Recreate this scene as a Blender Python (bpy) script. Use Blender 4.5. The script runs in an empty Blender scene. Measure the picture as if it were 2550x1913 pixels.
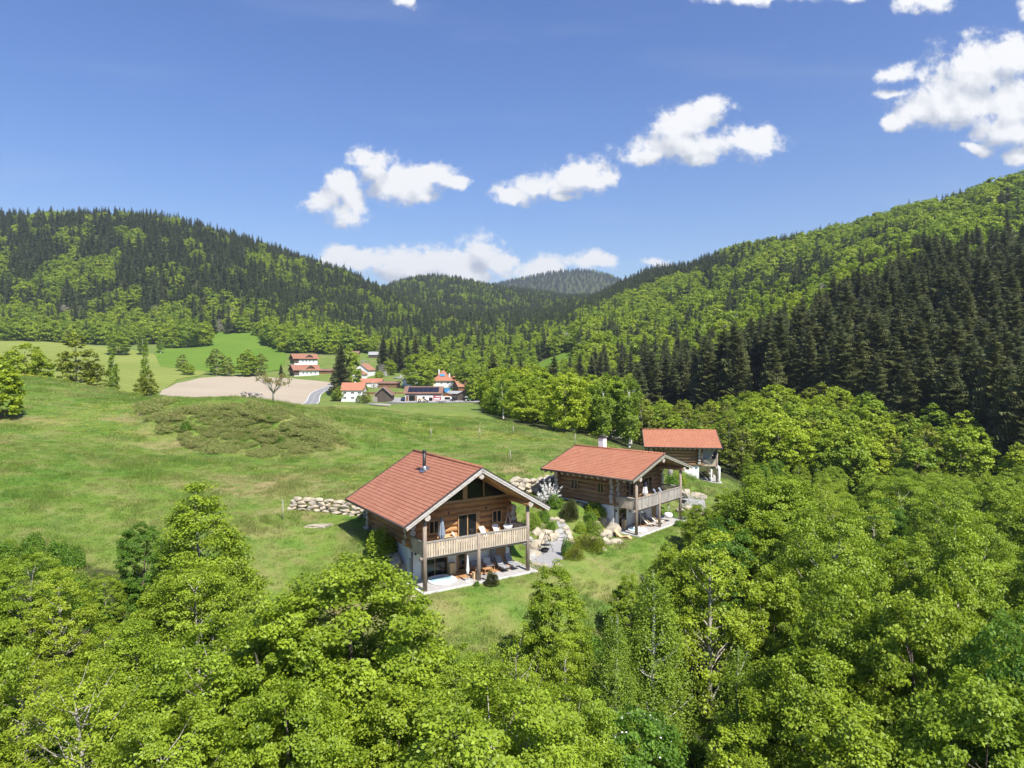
import bpy, bmesh, math, random
import numpy as np
from mathutils import Vector, Matrix, noise as mnoise
from mathutils.geometry import delaunay_2d_cdt

R = math.radians
rnd = random.Random(7)
C = bpy.context.scene.collection
SC = bpy.context.scene

# ------------------------------------------------------------------ camera, sun, sky
F = 1700.0            # focal length in photo pixels (24 mm equivalent)
HOR = 907.0           # image row of the horizon
CAMZ = 18.0
cam_d = bpy.data.cameras.new('camera'); cam = bpy.data.objects.new('camera', cam_d); C.objects.link(cam)
cam_d.sensor_width = 36; cam_d.lens = 24.0; cam_d.clip_start = .5; cam_d.clip_end = 20000
cam.location = (0, 0, CAMZ); cam.rotation_euler = (R(90 - 1.666), 0, 0)
SC.camera = cam

SUN_EL = 52.0
SUN_AZ = math.atan2(.56, -.83)          # direction towards the sun: behind the camera, to its right
sun_d = bpy.data.lights.new('sun', 'SUN'); sun_d.energy = 5.0; sun_d.angle = R(.53); sun_d.color = (1, .955, .88)
sun = bpy.data.objects.new('sun', sun_d); C.objects.link(sun)
sv = Vector((math.sin(SUN_AZ) * math.cos(R(SUN_EL)), math.cos(SUN_AZ) * math.cos(R(SUN_EL)), math.sin(R(SUN_EL))))
sun.rotation_euler = sv.to_track_quat('Z', 'Y').to_euler()
sun.location = (30, -50, 80)

SC.view_settings.view_transform = 'Standard'; SC.view_settings.look = 'None'
SC.view_settings.exposure = 0.66; SC.view_settings.gamma = 1
SC.render.engine = 'CYCLES'
cy = SC.cycles
cy.max_bounces = 6; cy.diffuse_bounces = 3; cy.glossy_bounces = 2; cy.transmission_bounces = 4; cy.transparent_max_bounces = 4; cy.volume_bounces = 0
cy.use_denoising = True; cy.caustics_reflective = False; cy.caustics_refractive = False
cy.use_adaptive_sampling = True; cy.adaptive_threshold = .02
cy.sample_clamp_indirect = 6

def nd(nt, t, **k):
    n = nt.nodes.new(t)
    for a, v in k.items():
        if a[0] == '_': n.inputs[int(a[1:])].default_value = v
        else: setattr(n, a, v)
    return n
def lk(nt, a, b): nt.links.new(a, b)
def mth(nt, op, a, b=None, c=None, clamp=False):
    n = nt.nodes.new('ShaderNodeMath'); n.operation = op; n.use_clamp = clamp
    for i, v in enumerate((a, b, c)):
        if v is None: continue
        if isinstance(v, (int, float)): n.inputs[i].default_value = v
        else: nt.links.new(v, n.inputs[i])
    return n.outputs[0]
def mixc(nt, f, a, b, mode='MIX'):
    n = nt.nodes.new('ShaderNodeMix'); n.data_type = 'RGBA'; n.blend_type = mode
    for i, v in ((0, f), (6, a), (7, b)):
        if isinstance(v, (int, float)): n.inputs[i].default_value = v
        elif isinstance(v, (tuple, list)): n.inputs[i].default_value = (*v[:3], 1)
        else: nt.links.new(v, n.inputs[i])
    return n.outputs[2]
def sstep(nt, x, a, b):
    n = nt.nodes.new('ShaderNodeMapRange'); n.interpolation_type = 'SMOOTHSTEP'
    nt.links.new(x, n.inputs[0]); n.inputs[1].default_value = a; n.inputs[2].default_value = b
    return n.outputs[0]

world = bpy.data.worlds.new('World'); SC.world = world; world.use_nodes = True
def build_world():
    nt = world.node_tree; nt.nodes.clear()
    out = nd(nt, 'ShaderNodeOutputWorld'); bg = nd(nt, 'ShaderNodeBackground')
    lk(nt, bg.outputs[0], out.inputs[0])
    sky = nd(nt, 'ShaderNodeTexSky', sky_type='NISHITA'); sky.sun_disc = False
    sky.sun_elevation = R(SUN_EL); sky.sun_rotation = SUN_AZ
    sky.altitude = 300; sky.air_density = 1.15; sky.dust_density = .9; sky.ozone_density = 3.6
    tc = nd(nt, 'ShaderNodeTexCoord')
    sep = nd(nt, 'ShaderNodeSeparateXYZ'); lk(nt, tc.outputs['Generated'], sep.inputs[0])
    yy = mth(nt, 'MAXIMUM', sep.outputs[1], .05)
    u = mth(nt, 'DIVIDE', sep.outputs[0], yy); v = mth(nt, 'DIVIDE', sep.outputs[2], yy)
    cmb = nd(nt, 'ShaderNodeCombineXYZ'); lk(nt, u, cmb.inputs[0]); lk(nt, v, cmb.inputs[1])
    def fbm(scale, detail, off, rough=.6):
        mp = nd(nt, 'ShaderNodeVectorMath', operation='ADD'); lk(nt, cmb.outputs[0], mp.inputs[0]); mp.inputs[1].default_value = (*off, 0)
        n = nd(nt, 'ShaderNodeTexNoise'); n.inputs['Scale'].default_value = scale; n.inputs['Detail'].default_value = detail
        n.inputs['Roughness'].default_value = rough; lk(nt, mp.outputs[0], n.inputs['Vector']); return n
    wn = fbm(9, 4, (3, 7)); wsub = nd(nt, 'ShaderNodeVectorMath', operation='SUBTRACT'); lk(nt, wn.outputs['Color'], wsub.inputs[0]); wsub.inputs[1].default_value = (.5, .5, .5)
    wsc = nd(nt, 'ShaderNodeVectorMath', operation='SCALE'); lk(nt, wsub.outputs[0], wsc.inputs[0]); wsc.inputs['Scale'].default_value = .05
    wad = nd(nt, 'ShaderNodeVectorMath', operation='ADD'); lk(nt, wsc.outputs[0], wad.inputs[0]); lk(nt, cmb.outputs[0], wad.inputs[1])
    flat = nd(nt, 'ShaderNodeVectorMath', operation='MULTIPLY'); lk(nt, wad.outputs[0], flat.inputs[0]); flat.inputs[1].default_value = (1, 1, 0)
    P = flat.outputs[0]
    # cloud lobes measured on the sky: (x, y, rx, ry)
    Z = [(918,390,34,40),(945,425,50,45),(1000,455,72,45),(1035,465,60,50),(1095,446,48,26),(1140,458,42,18),
         (860,468,55,40),(815,510,50,32),(862,538,54,38),(880,500,35,30),(1050,498,25,12),
         (1430,440,95,46),(1352,466,85,36),(1280,488,58,22),(1490,455,60,30),(1395,490,30,14),
         (1690,330,72,46),(1762,278,54,26),(1735,310,55,36),(1700,372,150,44),(1868,358,80,34),(1895,334,36,24),(1745,405,45,28),(1610,392,52,20),
         (2415,200,125,88),(2500,150,75,55),(2375,268,145,62),(2290,292,90,38),(2213,312,42,20),(2520,260,110,80),(2228,184,46,22),(2222,238,46,15),
         (2500,330,95,50),(2420,375,48,16),(2515,392,60,18),
         (1192,618,54,48),(1120,652,105,40),(1235,642,50,36),(1020,660,110,36),(905,662,80,30),(838,644,48,24),(808,662,36,22),(1080,680,210,40),
         (1340,668,82,32),(1452,655,62,26),(1500,660,40,18),(1640,664,46,14),(2525,452,40,12),
         (1870,6,140,20),(2120,6,50,18),(2290,16,70,30),(2530,26,26,34),(1000,8,30,18)]
    up = nd(nt, 'ShaderNodeVectorMath', operation='ADD'); lk(nt, P, up.inputs[0]); up.inputs[1].default_value = (.008, .026, 0)
    def lobes(P, lst):
        D = None
        for (x, y, rx, ry) in lst:
            cx, cyy, sx, sy = (x - 1275) / F, (HOR - y) / F, F / rx, F / ry
            m = nd(nt, 'ShaderNodeVectorMath', operation='MULTIPLY_ADD'); lk(nt, P, m.inputs[0])
            m.inputs[1].default_value = (sx, sy, 0); m.inputs[2].default_value = (-cx * sx, -cyy * sy, 0)
            l = nd(nt, 'ShaderNodeVectorMath', operation='LENGTH'); lk(nt, m.outputs[0], l.inputs[0])
            D = l.outputs['Value'] if D is None else mth(nt, 'SMOOTH_MIN', D, l.outputs['Value'], .35)
        return D
    D = lobes(P, Z); D2 = lobes(up.outputs[0], [q for q in Z if q[2] > 44])
    n1 = fbm(26, 9, (0, 0), .62); n2 = fbm(26, 9, (-.006, -.011), .62); n3 = fbm(80, 6, (2, 1), .6); n4 = fbm(20, 3, (0, 0), .5); n5 = fbm(20, 3, (-.008, -.016), .5)
    dn = mth(nt, 'MULTIPLY_ADD', mth(nt, 'SUBTRACT', n1.outputs[0], .5), 2.3, mth(nt, 'SUBTRACT', 1.04, D))
    dn = mth(nt, 'MULTIPLY_ADD', mth(nt, 'SUBTRACT', n3.outputs[0], .5), .9, dn)
    alpha = mth(nt, 'POWER', sstep(nt, dn, -.30, .52), 1.5)
    alpha = mth(nt, 'MULTIPLY', alpha, mth(nt, 'GREATER_THAN', sep.outputs[1], .06))
    # faint veil of high cirrus
    cv = nd(nt, 'ShaderNodeVectorMath', operation='MULTIPLY'); lk(nt, cmb.outputs[0], cv.inputs[0]); cv.inputs[1].default_value = (1, 6, 1)
    cn = nd(nt, 'ShaderNodeTexNoise'); cn.inputs['Scale'].default_value = 2.2; cn.inputs['Detail'].default_value = 5; lk(nt, cv.outputs[0], cn.inputs['Vector'])
    veil = mth(nt, 'MULTIPLY', sstep(nt, cn.outputs[0], .5, .85), .16)
    shade_relief = mth(nt, 'MULTIPLY_ADD', mth(nt, 'SUBTRACT', n4.outputs[0], n5.outputs[0]), 2.6, .64)
    cloud_light = mth(nt, 'MULTIPLY_ADD', mth(nt, 'SUBTRACT', mth(nt, 'MINIMUM', D2, 1.6), D), 1.0, mth(nt, 'MULTIPLY_ADD', dn, .12, shade_relief), clamp=True)  # paints sunlit tops and grey undersides into the cloud colour
    cc = mixc(nt, cloud_light, (3.3, 3.6, 4.2), (6.5, 6.5, 6.5))
    hs = nd(nt, 'ShaderNodeHueSaturation'); lk(nt, sky.outputs[0], hs.inputs['Color'])
    hs.inputs['Hue'].default_value = .516; hs.inputs['Saturation'].default_value = 1.26; hs.inputs['Value'].default_value = 1.0
    c1 = mixc(nt, veil, hs.outputs[0], (3.6, 4.2, 5.0))
    col = mixc(nt, alpha, c1, cc)
    lk(nt, col, bg.inputs[0]); bg.inputs[1].default_value = .10
build_world()
world.cycles.sampling_method = 'MANUAL'; world.cycles.sample_map_resolution = 256

# ------------------------------------------------------------------ helpers
def tag(o, label=None, cat=None, group=None, kind=None):
    if label: o['label'] = label
    if cat: o['category'] = cat
    if group: o['group'] = group
    if kind: o['kind'] = kind
    return o
def empty(name, loc=(0, 0, 0), rz=0, label=None, cat=None, group=None):
    o = bpy.data.objects.new(name, None); C.objects.link(o); o.empty_display_size = .2
    o.location = loc; o.rotation_euler = (0, 0, rz)
    return tag(o, label, cat, group)
def copy_tree(o, parent=None):
    c = o.copy(); C.objects.link(c); c.parent = parent
    for ch in o.children: copy_tree(ch, c)
    return c

class MB:
    """collects shapes and links them as one mesh object"""
    def __init__(s): s.v = []; s.f = []; s.m = []; s.sm = []
    def add(s, vs, fs, mi=0, smooth=False):
        o = len(s.v); s.v.extend([tuple(p) for p in vs])
        for f in fs: s.f.append(tuple(i + o for i in f)); s.m.append(mi); s.sm.append(smooth)
        return s
    def box(s, c, d, rz=0, mi=0, M=None):
        x, y, z = d[0] / 2, d[1] / 2, d[2] / 2
        vs = [Vector(p) for p in ((-x,-y,-z),(x,-y,-z),(x,y,-z),(-x,y,-z),(-x,-y,z),(x,-y,z),(x,y,z),(-x,y,z))]
        T = (M if M else Matrix.Rotation(rz, 3, 'Z'))
        vs = [T @ p + Vector(c) for p in vs]
        return s.add(vs, [(0,3,2,1),(4,5,6,7),(0,1,5,4),(1,2,6,5),(2,3,7,6),(3,0,4,7)], mi)
    def bb(s, a, b, mi=0):
        return s.box([(a[i] + b[i]) / 2 for i in range(3)], [abs(b[i] - a[i]) for i in range(3)], 0, mi)
    def beam(s, a, b, w, h, mi=0, up=(0, 0, 1)):
        a, b = Vector(a), Vector(b); d = (b - a); L = d.length; d.normalize()
        sd = d.cross(Vector(up)); sd = sd.normalized() if sd.length > 1e-4 else Vector((1, 0, 0)); u = sd.cross(d)
        M = Matrix((sd, d, u)).transposed()
        return s.box((a + b) / 2, (w, L, h), 0, mi, M)
    def cyl(s, a, b, r0, r1=None, n=10, mi=0, cap=True, capmi=None, wob=0):
        return s.tube([a, b], [r0, r0 if r1 is None else r1], n, mi, cap, capmi)
    def tube(s, pts, rad, n=8, mi=0, cap=True, capmi=None):
        pts = [Vector(p) for p in pts]; vs = []; k = len(pts)
        prev = None
        for i, p in enumerate(pts):
            d = (pts[min(i + 1, k - 1)] - pts[max(i - 1, 0)])
            d = d.normalized() if d.length > 1e-6 else Vector((0, 0, 1))
            if prev is None: sd = d.orthogonal().normalized()
            else:
                sd = prev - d * prev.dot(d)
                sd = sd.normalized() if sd.length > 1e-5 else d.orthogonal().normalized()
            prev = sd; u = d.cross(sd)
            for j in range(n):
                a = 2 * math.pi * j / n; vs.append(p + (sd * math.cos(a) + u * math.sin(a)) * rad[i])
        fs = []
        for i in range(k - 1):
            for j in range(n):
                a, b = i * n + j, i * n + (j + 1) % n; fs.append((a, b, b + n, a + n))
        s.add(vs, fs, mi, True)
        if cap:
            o = len(s.v) - len(vs)
            for base, rev in ((o, True), (o + (k - 1) * n, False)):
                f = tuple(base + j for j in range(n)); s.f.append(f[::-1] if rev else f)
                s.m.append(mi if capmi is None else capmi); s.sm.append(False)
        return s
    def prism(s, poly, y0, y1, mi=0, axis='y'):
        """poly in (x,z) extruded along y (axis y), or poly in (x,y) along z, or (y,z) along x"""
        n = len(poly)
        def P(p, t): return {'y': (p[0], t, p[1]), 'z': (p[0], p[1], t), 'x': (t, p[0], p[1])}[axis]
        vs = [P(p, y0) for p in poly] + [P(p, y1) for p in poly]
        fs = [tuple(range(n))[::-1], tuple(range(n, 2 * n))] + [(i, (i + 1) % n, (i + 1) % n + n, i + n) for i in range(n)]
        return s.add(vs, fs, mi)
    def lathe(s, prof, n=20, c=(0, 0, 0), mi=0, sx=1, sy=1):
        vs = []; k = len(prof)
        for (r, z) in prof:
            for j in range(n):
                a = 2 * math.pi * j / n; vs.append((c[0] + r * math.cos(a) * sx, c[1] + r * math.sin(a) * sy, c[2] + z))
        fs = [(i * n + j, i * n + (j + 1) % n, (i + 1) * n + (j + 1) % n, (i + 1) * n + j) for i in range(k - 1) for j in range(n)]
        fs.append(tuple(range(n))[::-1]); fs.append(tuple((k - 1) * n + j for j in range(n)))
        return s.add(vs, fs, mi, True)
    def rock(s, c, r, seed, mi=0, sub=3, flat=.75, rz=0, rough=.35):
        bm = bmesh.new(); bmesh.ops.create_icosphere(bm, subdivisions=sub, radius=1)
        rr = random.Random(seed); off = Vector((rr.random() * 50, rr.random() * 50, rr.random() * 50))
        planes = [Vector((rr.gauss(0, 1), rr.gauss(0, 1), rr.gauss(0, .7))).normalized() for _ in range(13)]
        Rz = Matrix.Rotation(rz, 3, 'Z'); vs = []
        for v in bm.verts:
            p = v.co.copy()
            for q in planes:
                d = p.dot(q) - .66
                if d > 0: p -= q * d * .97
            p *= 1 + rough * .35 * mnoise.noise(p * 2.3 + off)
            p += Vector([mnoise.noise(p * 6 + off + Vector((k, 0, 0))) * rough * .12 for k in (0, 9, 18)])
            p = Vector((p.x * r[0], p.y * r[1], p.z * r[2]))
            vs.append(Rz @ p + Vector(c))
        fs = [tuple(v.index for v in f.verts) for f in bm.faces]; bm.free()
        return s.add(vs, fs, mi)
    def build(s, name, mats, parent=None, loc=None, rz=None, smooth=None):
        me = bpy.data.meshes.new(name); me.from_pydata(s.v, [], s.f)
        for m in (mats if isinstance(mats, (list, tuple)) else [mats]): me.materials.append(m)
        if len(s.m): me.polygons.foreach_set('material_index', s.m); me.polygons.foreach_set('use_smooth', s.sm if smooth is None else [smooth] * len(s.sm))
        me.update()
        o = bpy.data.objects.new(name, me); C.objects.link(o)
        if parent: o.parent = parent
        if loc is not None: o.location = loc
        if rz is not None: o.rotation_euler = (0, 0, rz)
        return o

# ------------------------------------------------------------------ materials
def newmat(name):
    m = bpy.data.materials.new(name); m.use_nodes = True; nt = m.node_tree
    return m, nt, nt.nodes['Principled BSDF']
def bump(nt, b, h, strength=.3, dist=.05):
    n = nd(nt, 'ShaderNodeBump'); n.inputs['Strength'].default_value = strength; n.inputs['Distance'].default_value = dist
    lk(nt, h, n.inputs['Height']); lk(nt, n.outputs[0], b.inputs['Normal'])
def coords(nt, scale=(1, 1, 1), kind='Object'):
    tc = nd(nt, 'ShaderNodeTexCoord'); mp = nd(nt, 'ShaderNodeMapping'); mp.inputs['Scale'].default_value = scale
    lk(nt, tc.outputs[kind], mp.inputs[0]); return mp.outputs[0]
def noise(nt, vec, scale, detail=4, rough=.55):
    n = nd(nt, 'ShaderNodeTexNoise'); n.inputs['Scale'].default_value = scale; n.inputs['Detail'].default_value = detail
    n.inputs['Roughness'].default_value = rough; lk(nt, vec, n.inputs['Vector']); return n.outputs[0]
def pmat(name, c1, c2=None, rough=.7, scale=3, stretch=(1, 1, 1), bmp=0, metal=0, spec=.3, lo=.35, hi=.65, detail=5):
    m, nt, b = newmat(name)
    v = coords(nt, stretch); n = noise(nt, v, scale, detail)
    c2 = c2 or tuple(x * .8 for x in c1)
    lk(nt, mixc(nt, sstep(nt, n, lo, hi), c1, c2), b.inputs['Base Color'])
    b.inputs['Roughness'].default_value = rough; b.inputs['Metallic'].default_value = metal; b.inputs['Specular IOR Level'].default_value = spec
    if bmp: bump(nt, b, noise(nt, v, scale * 3, 4), bmp, .03)
    return m
def leafmat(name, ca, cb, cc, trans=.38, rough=.5):
    """ca..cb per tree, cc the young leaves sprinkled through the crown"""
    m, nt, b = newmat(name)
    oi = nd(nt, 'ShaderNodeObjectInfo'); at = nd(nt, 'ShaderNodeAttribute', attribute_name='tint')
    c = mixc(nt, oi.outputs['Random'], ca, cb)
    c = mixc(nt, mth(nt, 'POWER', at.outputs['Fac'], 1.6), c, cc)
    v = nd(nt, 'ShaderNodeHueSaturation'); lk(nt, c, v.inputs['Color'])
    lk(nt, mth(nt, 'MULTIPLY_ADD', at.outputs['Fac'], .45, .78), v.inputs['Value'])
    lk(nt, v.outputs[0], b.inputs['Base Color']); b.inputs['Roughness'].default_value = rough; b.inputs['Specular IOR Level'].default_value = .35
    tr = nd(nt, 'ShaderNodeBsdfTranslucent'); 
    tcol = mixc(nt, .35, v.outputs[0], (.30, .42, .02)); lk(nt, tcol, tr.inputs[0])
    mx = nd(nt, 'ShaderNodeMixShader'); mx.inputs[0].default_value = trans
    lk(nt, b.outputs[0], mx.inputs[1]); lk(nt, tr.outputs[0], mx.inputs[2])
    lk(nt, mx.outputs[0], nt.nodes['Material Output'].inputs[0])
    return m

M = {}
M['maple'] = leafmat('maple_leaf', (.185, .285, .016), (.24, .325, .02), (.33, .42, .032))
M['beech'] = leafmat('beech_leaf', (.19, .29, .018), (.245, .335, .024), (.325, .425, .032))
M['lime'] = leafmat('young_leaf', (.215, .32, .018), (.29, .365, .024), (.36, .45, .034))
M['dark'] = leafmat('dark_leaf', (.085, .19, .018), (.115, .22, .02), (.18, .31, .032), .42)
M['birch'] = leafmat('birch_leaf', (.16, .25, .022), (.19, .28, .024), (.25, .34, .03))
M['olive'] = leafmat('olive_leaf', (.17, .22, .024), (.23, .26, .028), (.29, .31, .035))
M['farleaf'] = leafmat('wood_leaf', (.14, .245, .02), (.37, .45, .024), (.35, .44, .035))
M['needle'] = leafmat('spruce_needle', (.040, .060, .018), (.074, .088, .022), (.125, .13, .036), .1, .6)
M['fir'] = leafmat('fir_needle', (.038, .060, .018), (.072, .095, .026), (.10, .12, .034), .1, .6)
M['blossom'] = pmat('white_blossom', (.82, .80, .76), (.7, .68, .62), .6)
M['bark'] = pmat('bark', (.16, .13, .10), (.08, .065, .05), .9, 6, (1, 1, .3), .4)
M['birchbark'] = pmat('birch_bark', (.62, .60, .54), (.16, .14, .12), .8, 5, (1, 1, 3), .2, lo=.5, hi=.72)
M['greybark'] = pmat('grey_twigs', (.42, .39, .33), (.28, .25, .2), .9, 6)

# ------------------------------------------------------------------ noise on arrays
def _h(i, j, s):
    n = (i.astype(np.int64) * 374761393 + j.astype(np.int64) * 668265263 + s * 1442695041) & 0xffffffff
    n = ((n ^ (n >> 13)) * 1274126177) & 0xffffffff
    return ((n ^ (n >> 16)) & 0xffff) / 65535.0
def vnoise(x, y, s=0):
    x = np.asarray(x, float); y = np.asarray(y, float)
    i = np.floor(x); j = np.floor(y); a = x - i; b = y - j; a = a * a * (3 - 2 * a); b = b * b * (3 - 2 * b)
    return (_h(i, j, s) * (1 - a) + _h(i + 1, j, s) * a) * (1 - b) + (_h(i, j + 1, s) * (1 - a) + _h(i + 1, j + 1, s) * a) * b
def fbm(x, y, s=0, o=4):
    r = 0; t = 0
    for k in range(o): r = r + vnoise(x * 2 ** k, y * 2 ** k, s + k) / 2 ** k; t += 1 / 2 ** k
    return r / t

# ------------------------------------------------------------------ terrain
def smooth0(x, a, b):
    t = np.clip((x - a) / (b - a), 0, 1); return t * t * (3 - 2 * t)
TC = [-1500, -500, 0, 350, 600, 850, 1050, 1275, 1450, 1650, 1900, 2200, 2550, 3100, 4200]
TR = {
 1:   [-6,-6,-6,-7,-7,-8,-9,-10,-11,-12,-13,-14,-14,-14,-14],
 30:  [3,1,-1,-3,-4,-5,-6,-7,-9,-11,-13,-14,-14,-13,-12],
 42:  [5,3,1.5,-.5,-2.5,-3.5,-3.2,-3.8,-6,-9,-12,-13,-13,-12,-11],
 50:  [7,5,3.8,2.2,.2,-1.6,-1.6,-2,-4,-7,-11,-13,-13,-12,-11],
 56:  [8,6,5,3.4,2,.2,-.1,-.6,-2.2,-5,-9,-12,-13,-12,-11],
 64:  [9,7,6.2,4.8,3.4,2.4,1.2,0,-.8,-3,-7,-11,-13,-12,-10],
 72:  [10,8,7.5,6,4.6,4.0,3.4,1.6,.4,-1.2,-5,-10,-13,-12,-10],
 80:  [11,9.4,8.8,7,5.6,5.0,4.8,3.6,2.2,-.3,-3.8,-9,-12,-12,-9],
 90:  [12,10.8,10.2,7.6,6.4,6,5.6,4.9,4.0,.7,-3,-8,-12,-11,-7],
 100: [13,12.2,12,10.2,10.4,8.2,6.1,5.4,4.5,1.3,-3,-7.5,-11,-9,-4],
 118: [15,15,15,11.9,11.1,9.2,7.1,6.0,4.7,.6,-4,-8,-10,-6,0],
 135: [16,16,15.9,11.9,10.2,9.2,7.9,6.4,4.3,.2,-4,-6.5,-7,-3,6],
 150: [17,16,15.6,11.1,9.2,9.2,8.1,5.9,3.2,-.6,-3.5,-5.5,-4,2,12],
 180: [18,14,13,8,6.3,7,6.2,4,.5,-2.5,-2,-.5,6,14,24],
 230: [20,13,12,5,3.5,3.4,2.5,.5,-2,-3,5,16,26,38,50],
 300: [24,17,15.2,4.5,1.5,0,-1.2,-1.8,-2,-1,12,36,46,60,75],
 345: [30,20,17.4,5.5,2.2,-1.2,-1.6,-1.2,-.5,3,22,50,64,78,95],
 450: [45,30,25,13,9.6,8.3,7.6,7,17,22,42,78,100,120,140],
 400: [38,26,21,8.5,5.4,3.2,3.8,3,7,10,32,64,82,98,118],
 520: [52,35,29,19,16,16,15,15,28,32,60,98,130,150,170],
 600: [60,42,36,30,27,28,25,26,40,50,80,122,168,190,210],
 760: [105,80,66,58,62,46,40,44,58,88,130,166,182,200,220],
 900: [165,150,142,138,120,82,70,66,80,120,160,168,176,190,200],
 1150:[236,246,249,249,212,156,105,88,108,157,150,150,150,150,150],
 1400:[200,215,222,220,190,150,158,140,140,150,120,110,100,100,100],
 1800:[180,190,200,200,170,160,228,196,168,120,120,100,100,100,100],
 2400:[200,200,200,200,180,170,170,150,140,130,120,100,100,100,100],
 3600:[300,300,300,300,300,300,320,438,490,360,320,300,300,300,300],
 4600:[300,300,300,300,300,300,300,330,330,300,300,300,300,300,300]}
def hermite(xs, ys, x):
    """monotone-limited cubic through the columns of ys (n, k) at the points x"""
    xs = np.asarray(xs, float); ys = np.asarray(ys, float); d = np.diff(ys, axis=0) / np.diff(xs)[:, None]
    m = np.zeros_like(ys); m[0] = d[0]; m[-1] = d[-1]
    w = np.diff(xs); m[1:-1] = (d[:-1] * w[1:, None] + d[1:] * w[:-1, None]) / (w[1:] + w[:-1])[:, None]
    lim = 3 * np.minimum(np.abs(d[:-1]), np.abs(d[1:])); same = d[:-1] * d[1:] > 0
    m[1:-1] = np.where(same, np.clip(m[1:-1], -lim, lim), m[1:-1] * .25)
    x = np.clip(x, xs[0], xs[-1]); i = np.clip(np.searchsorted(xs, x, 'right') - 1, 0, len(xs) - 2)
    h = (xs[i + 1] - xs[i])[:, None]; t = ((x - xs[i])[:, None]) / h
    return (2*t**3-3*t**2+1)*ys[i] + (t**3-2*t**2+t)*h*m[i] + (-2*t**3+3*t**2)*ys[i+1] + (t**3-t**2)*h*m[i+1]
GU = np.arange(-1500, 4201, 12.0)
GY = np.concatenate([np.linspace(1, 40, 30, endpoint=False), np.arange(40, 130, .5), 130 * 1.011 ** np.arange(0, 104), ])
GY = np.concatenate([GY, GY[-1] * 1.018 ** np.arange(1, 200)]); GY = GY[GY < 4600]
rows = sorted(TR); Tz = np.array([TR[r] for r in rows], float)
A = hermite(TC, Tz.T, GU)                      # (nU, nRows)
Gz = hermite(np.log(rows), A.T, np.log(GY))    # (nY, nU)
UX = (GU[None, :] - 1275) / F * GY[:, None]; UY = np.repeat(GY[:, None], len(GU), 1)
amp = np.clip((UY - 30) / 300, 0, 1)
Gz = Gz + (fbm(UX / 90, UY / 90, 3) - .5) * 14 * np.clip((UY - 500) / 700, 0, 1) + (fbm(UX / 9, UY / 9, 5, 3) - .5) * .5

# the steep bank below the mound in the meadow
_gu = UX / UY * F + 1275; _m = np.clip(1 - ((_gu - 600) / 260) ** 2, 0, 1) ** .6
Gz = Gz + _m * 2.0 * smooth0(UY, 92, 97) * (1 - smooth0(UY, 100, 122)) + _m * (fbm(UX / 3, UY / 3, 31, 3) - .5) * 1.6 * smooth0(UY, 86, 92) * (1 - smooth0(UY, 98, 104))
H1 = dict(X=-2.77, Y=56.3, Z=.05, yaw=.58, Hr=9.46, w=6.9, He=5.45, yb=12.6)
H2 = dict(X=16.5, Y=76.0, Z=-.2, yaw=.85, Hr=8.21, w=6.67, He=6.15, yb=11.7)
H3 = dict(X=35.2, Y=119.5, Z=-1.9, yaw=1.433, Hr=8.3, w=6.6, He=6.0, yb=12.2)
def to_local(h, X, Y):
    c, s = math.cos(h['yaw']), math.sin(h['yaw']); dx, dy = X - h['X'], Y - h['Y']
    return dx * c + dy * s, -dx * s + dy * c
def to_world(h, x, y, z=0):
    c, s = math.cos(h['yaw']), math.sin(h['yaw'])
    return Vector((h['X'] + x * c - y * s, h['Y'] + x * s + y * c, h['Z'] + z))
def smooth(x, a, b):
    t = np.clip((x - a) / (b - a), 0, 1); return t * t * (3 - 2 * t)
for h, up in ((H1, 2.75), (H2, 2.7), (H3, 2.6)):
    lx, ly = to_local(h, UX, UY)
    dx = np.maximum(np.abs(lx) - 5.3, 0); dy = np.maximum(np.maximum(-1.0 - ly, ly - 12.2), 0); d = np.hypot(dx, dy)
    g = h['Z'] - .12 + up * smooth(ly, 2.3, 7.4)
    wgt = 1 - smooth(d, .6, 3.8)
    Gz = Gz * (1 - wgt) + g * wgt
    inside = (np.abs(lx) < 4.3) & (ly > 3.4) & (ly < 10.6)
    Gz = np.where(inside, h['Z'] - .5, Gz)
def gravelpad(cx, cy, r, z):
    global Gz
    d = np.hypot(UX - cx, UY - cy); w = 1 - smooth(d, r, r + 2.5); Gz = Gz * (1 - w) + z * w
gravelpad(4.2, 64.0, 2.6, -.02); gravelpad(23.0, 83.5, 2.2, .05)

def Hz(X, Y):
    X = np.asarray(X, float); Y = np.maximum(np.asarray(Y, float), 1.01); u = np.clip(X / Y * F + 1275, GU[0], GU[-1] - .01)
    i = np.clip(np.searchsorted(GY, Y, 'right') - 1, 0, len(GY) - 2); a = (Y - GY[i]) / (GY[i + 1] - GY[i])
    k = (u - GU[0]) / 12.0; j = k.astype(int); b = k - j; j = np.clip(j, 0, len(GU) - 2)
    return (Gz[i, j] * (1 - b) + Gz[i, j + 1] * b) * (1 - a) + (Gz[i + 1, j] * (1 - b) + Gz[i + 1, j + 1] * b) * a
def hz(x, y): return float(Hz(np.array([x]), np.array([y]))[0])
_p = R(1.666)
def ray(px, py):
    a, b = (px - 1275) / F, (956.5 - py) / F
    return a, math.cos(_p) + b * math.sin(_p), -math.sin(_p) + b * math.cos(_p)
def at(px, py, Y):
    """the point seen at (px, py) of the photograph, Y metres ahead"""
    a, c, b = ray(px, py); return Vector((a / c * Y, Y, CAMZ + b / c * Y))
def hit(px, py, y0=25, y1=4000):
    a, c, b = ray(px, py); Ys = y0 * 1.004 ** np.arange(0, int(math.log(y1 / y0) / math.log(1.004)))
    zz = Hz(a / c * Ys, Ys) - (CAMZ + b / c * Ys); k = np.argmax(zz > 0)
    Y = Ys[k] if zz[k] > 0 else y1
    return Vector((a / c * Y, Y, hz(a / c * Y, Y)))
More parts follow.
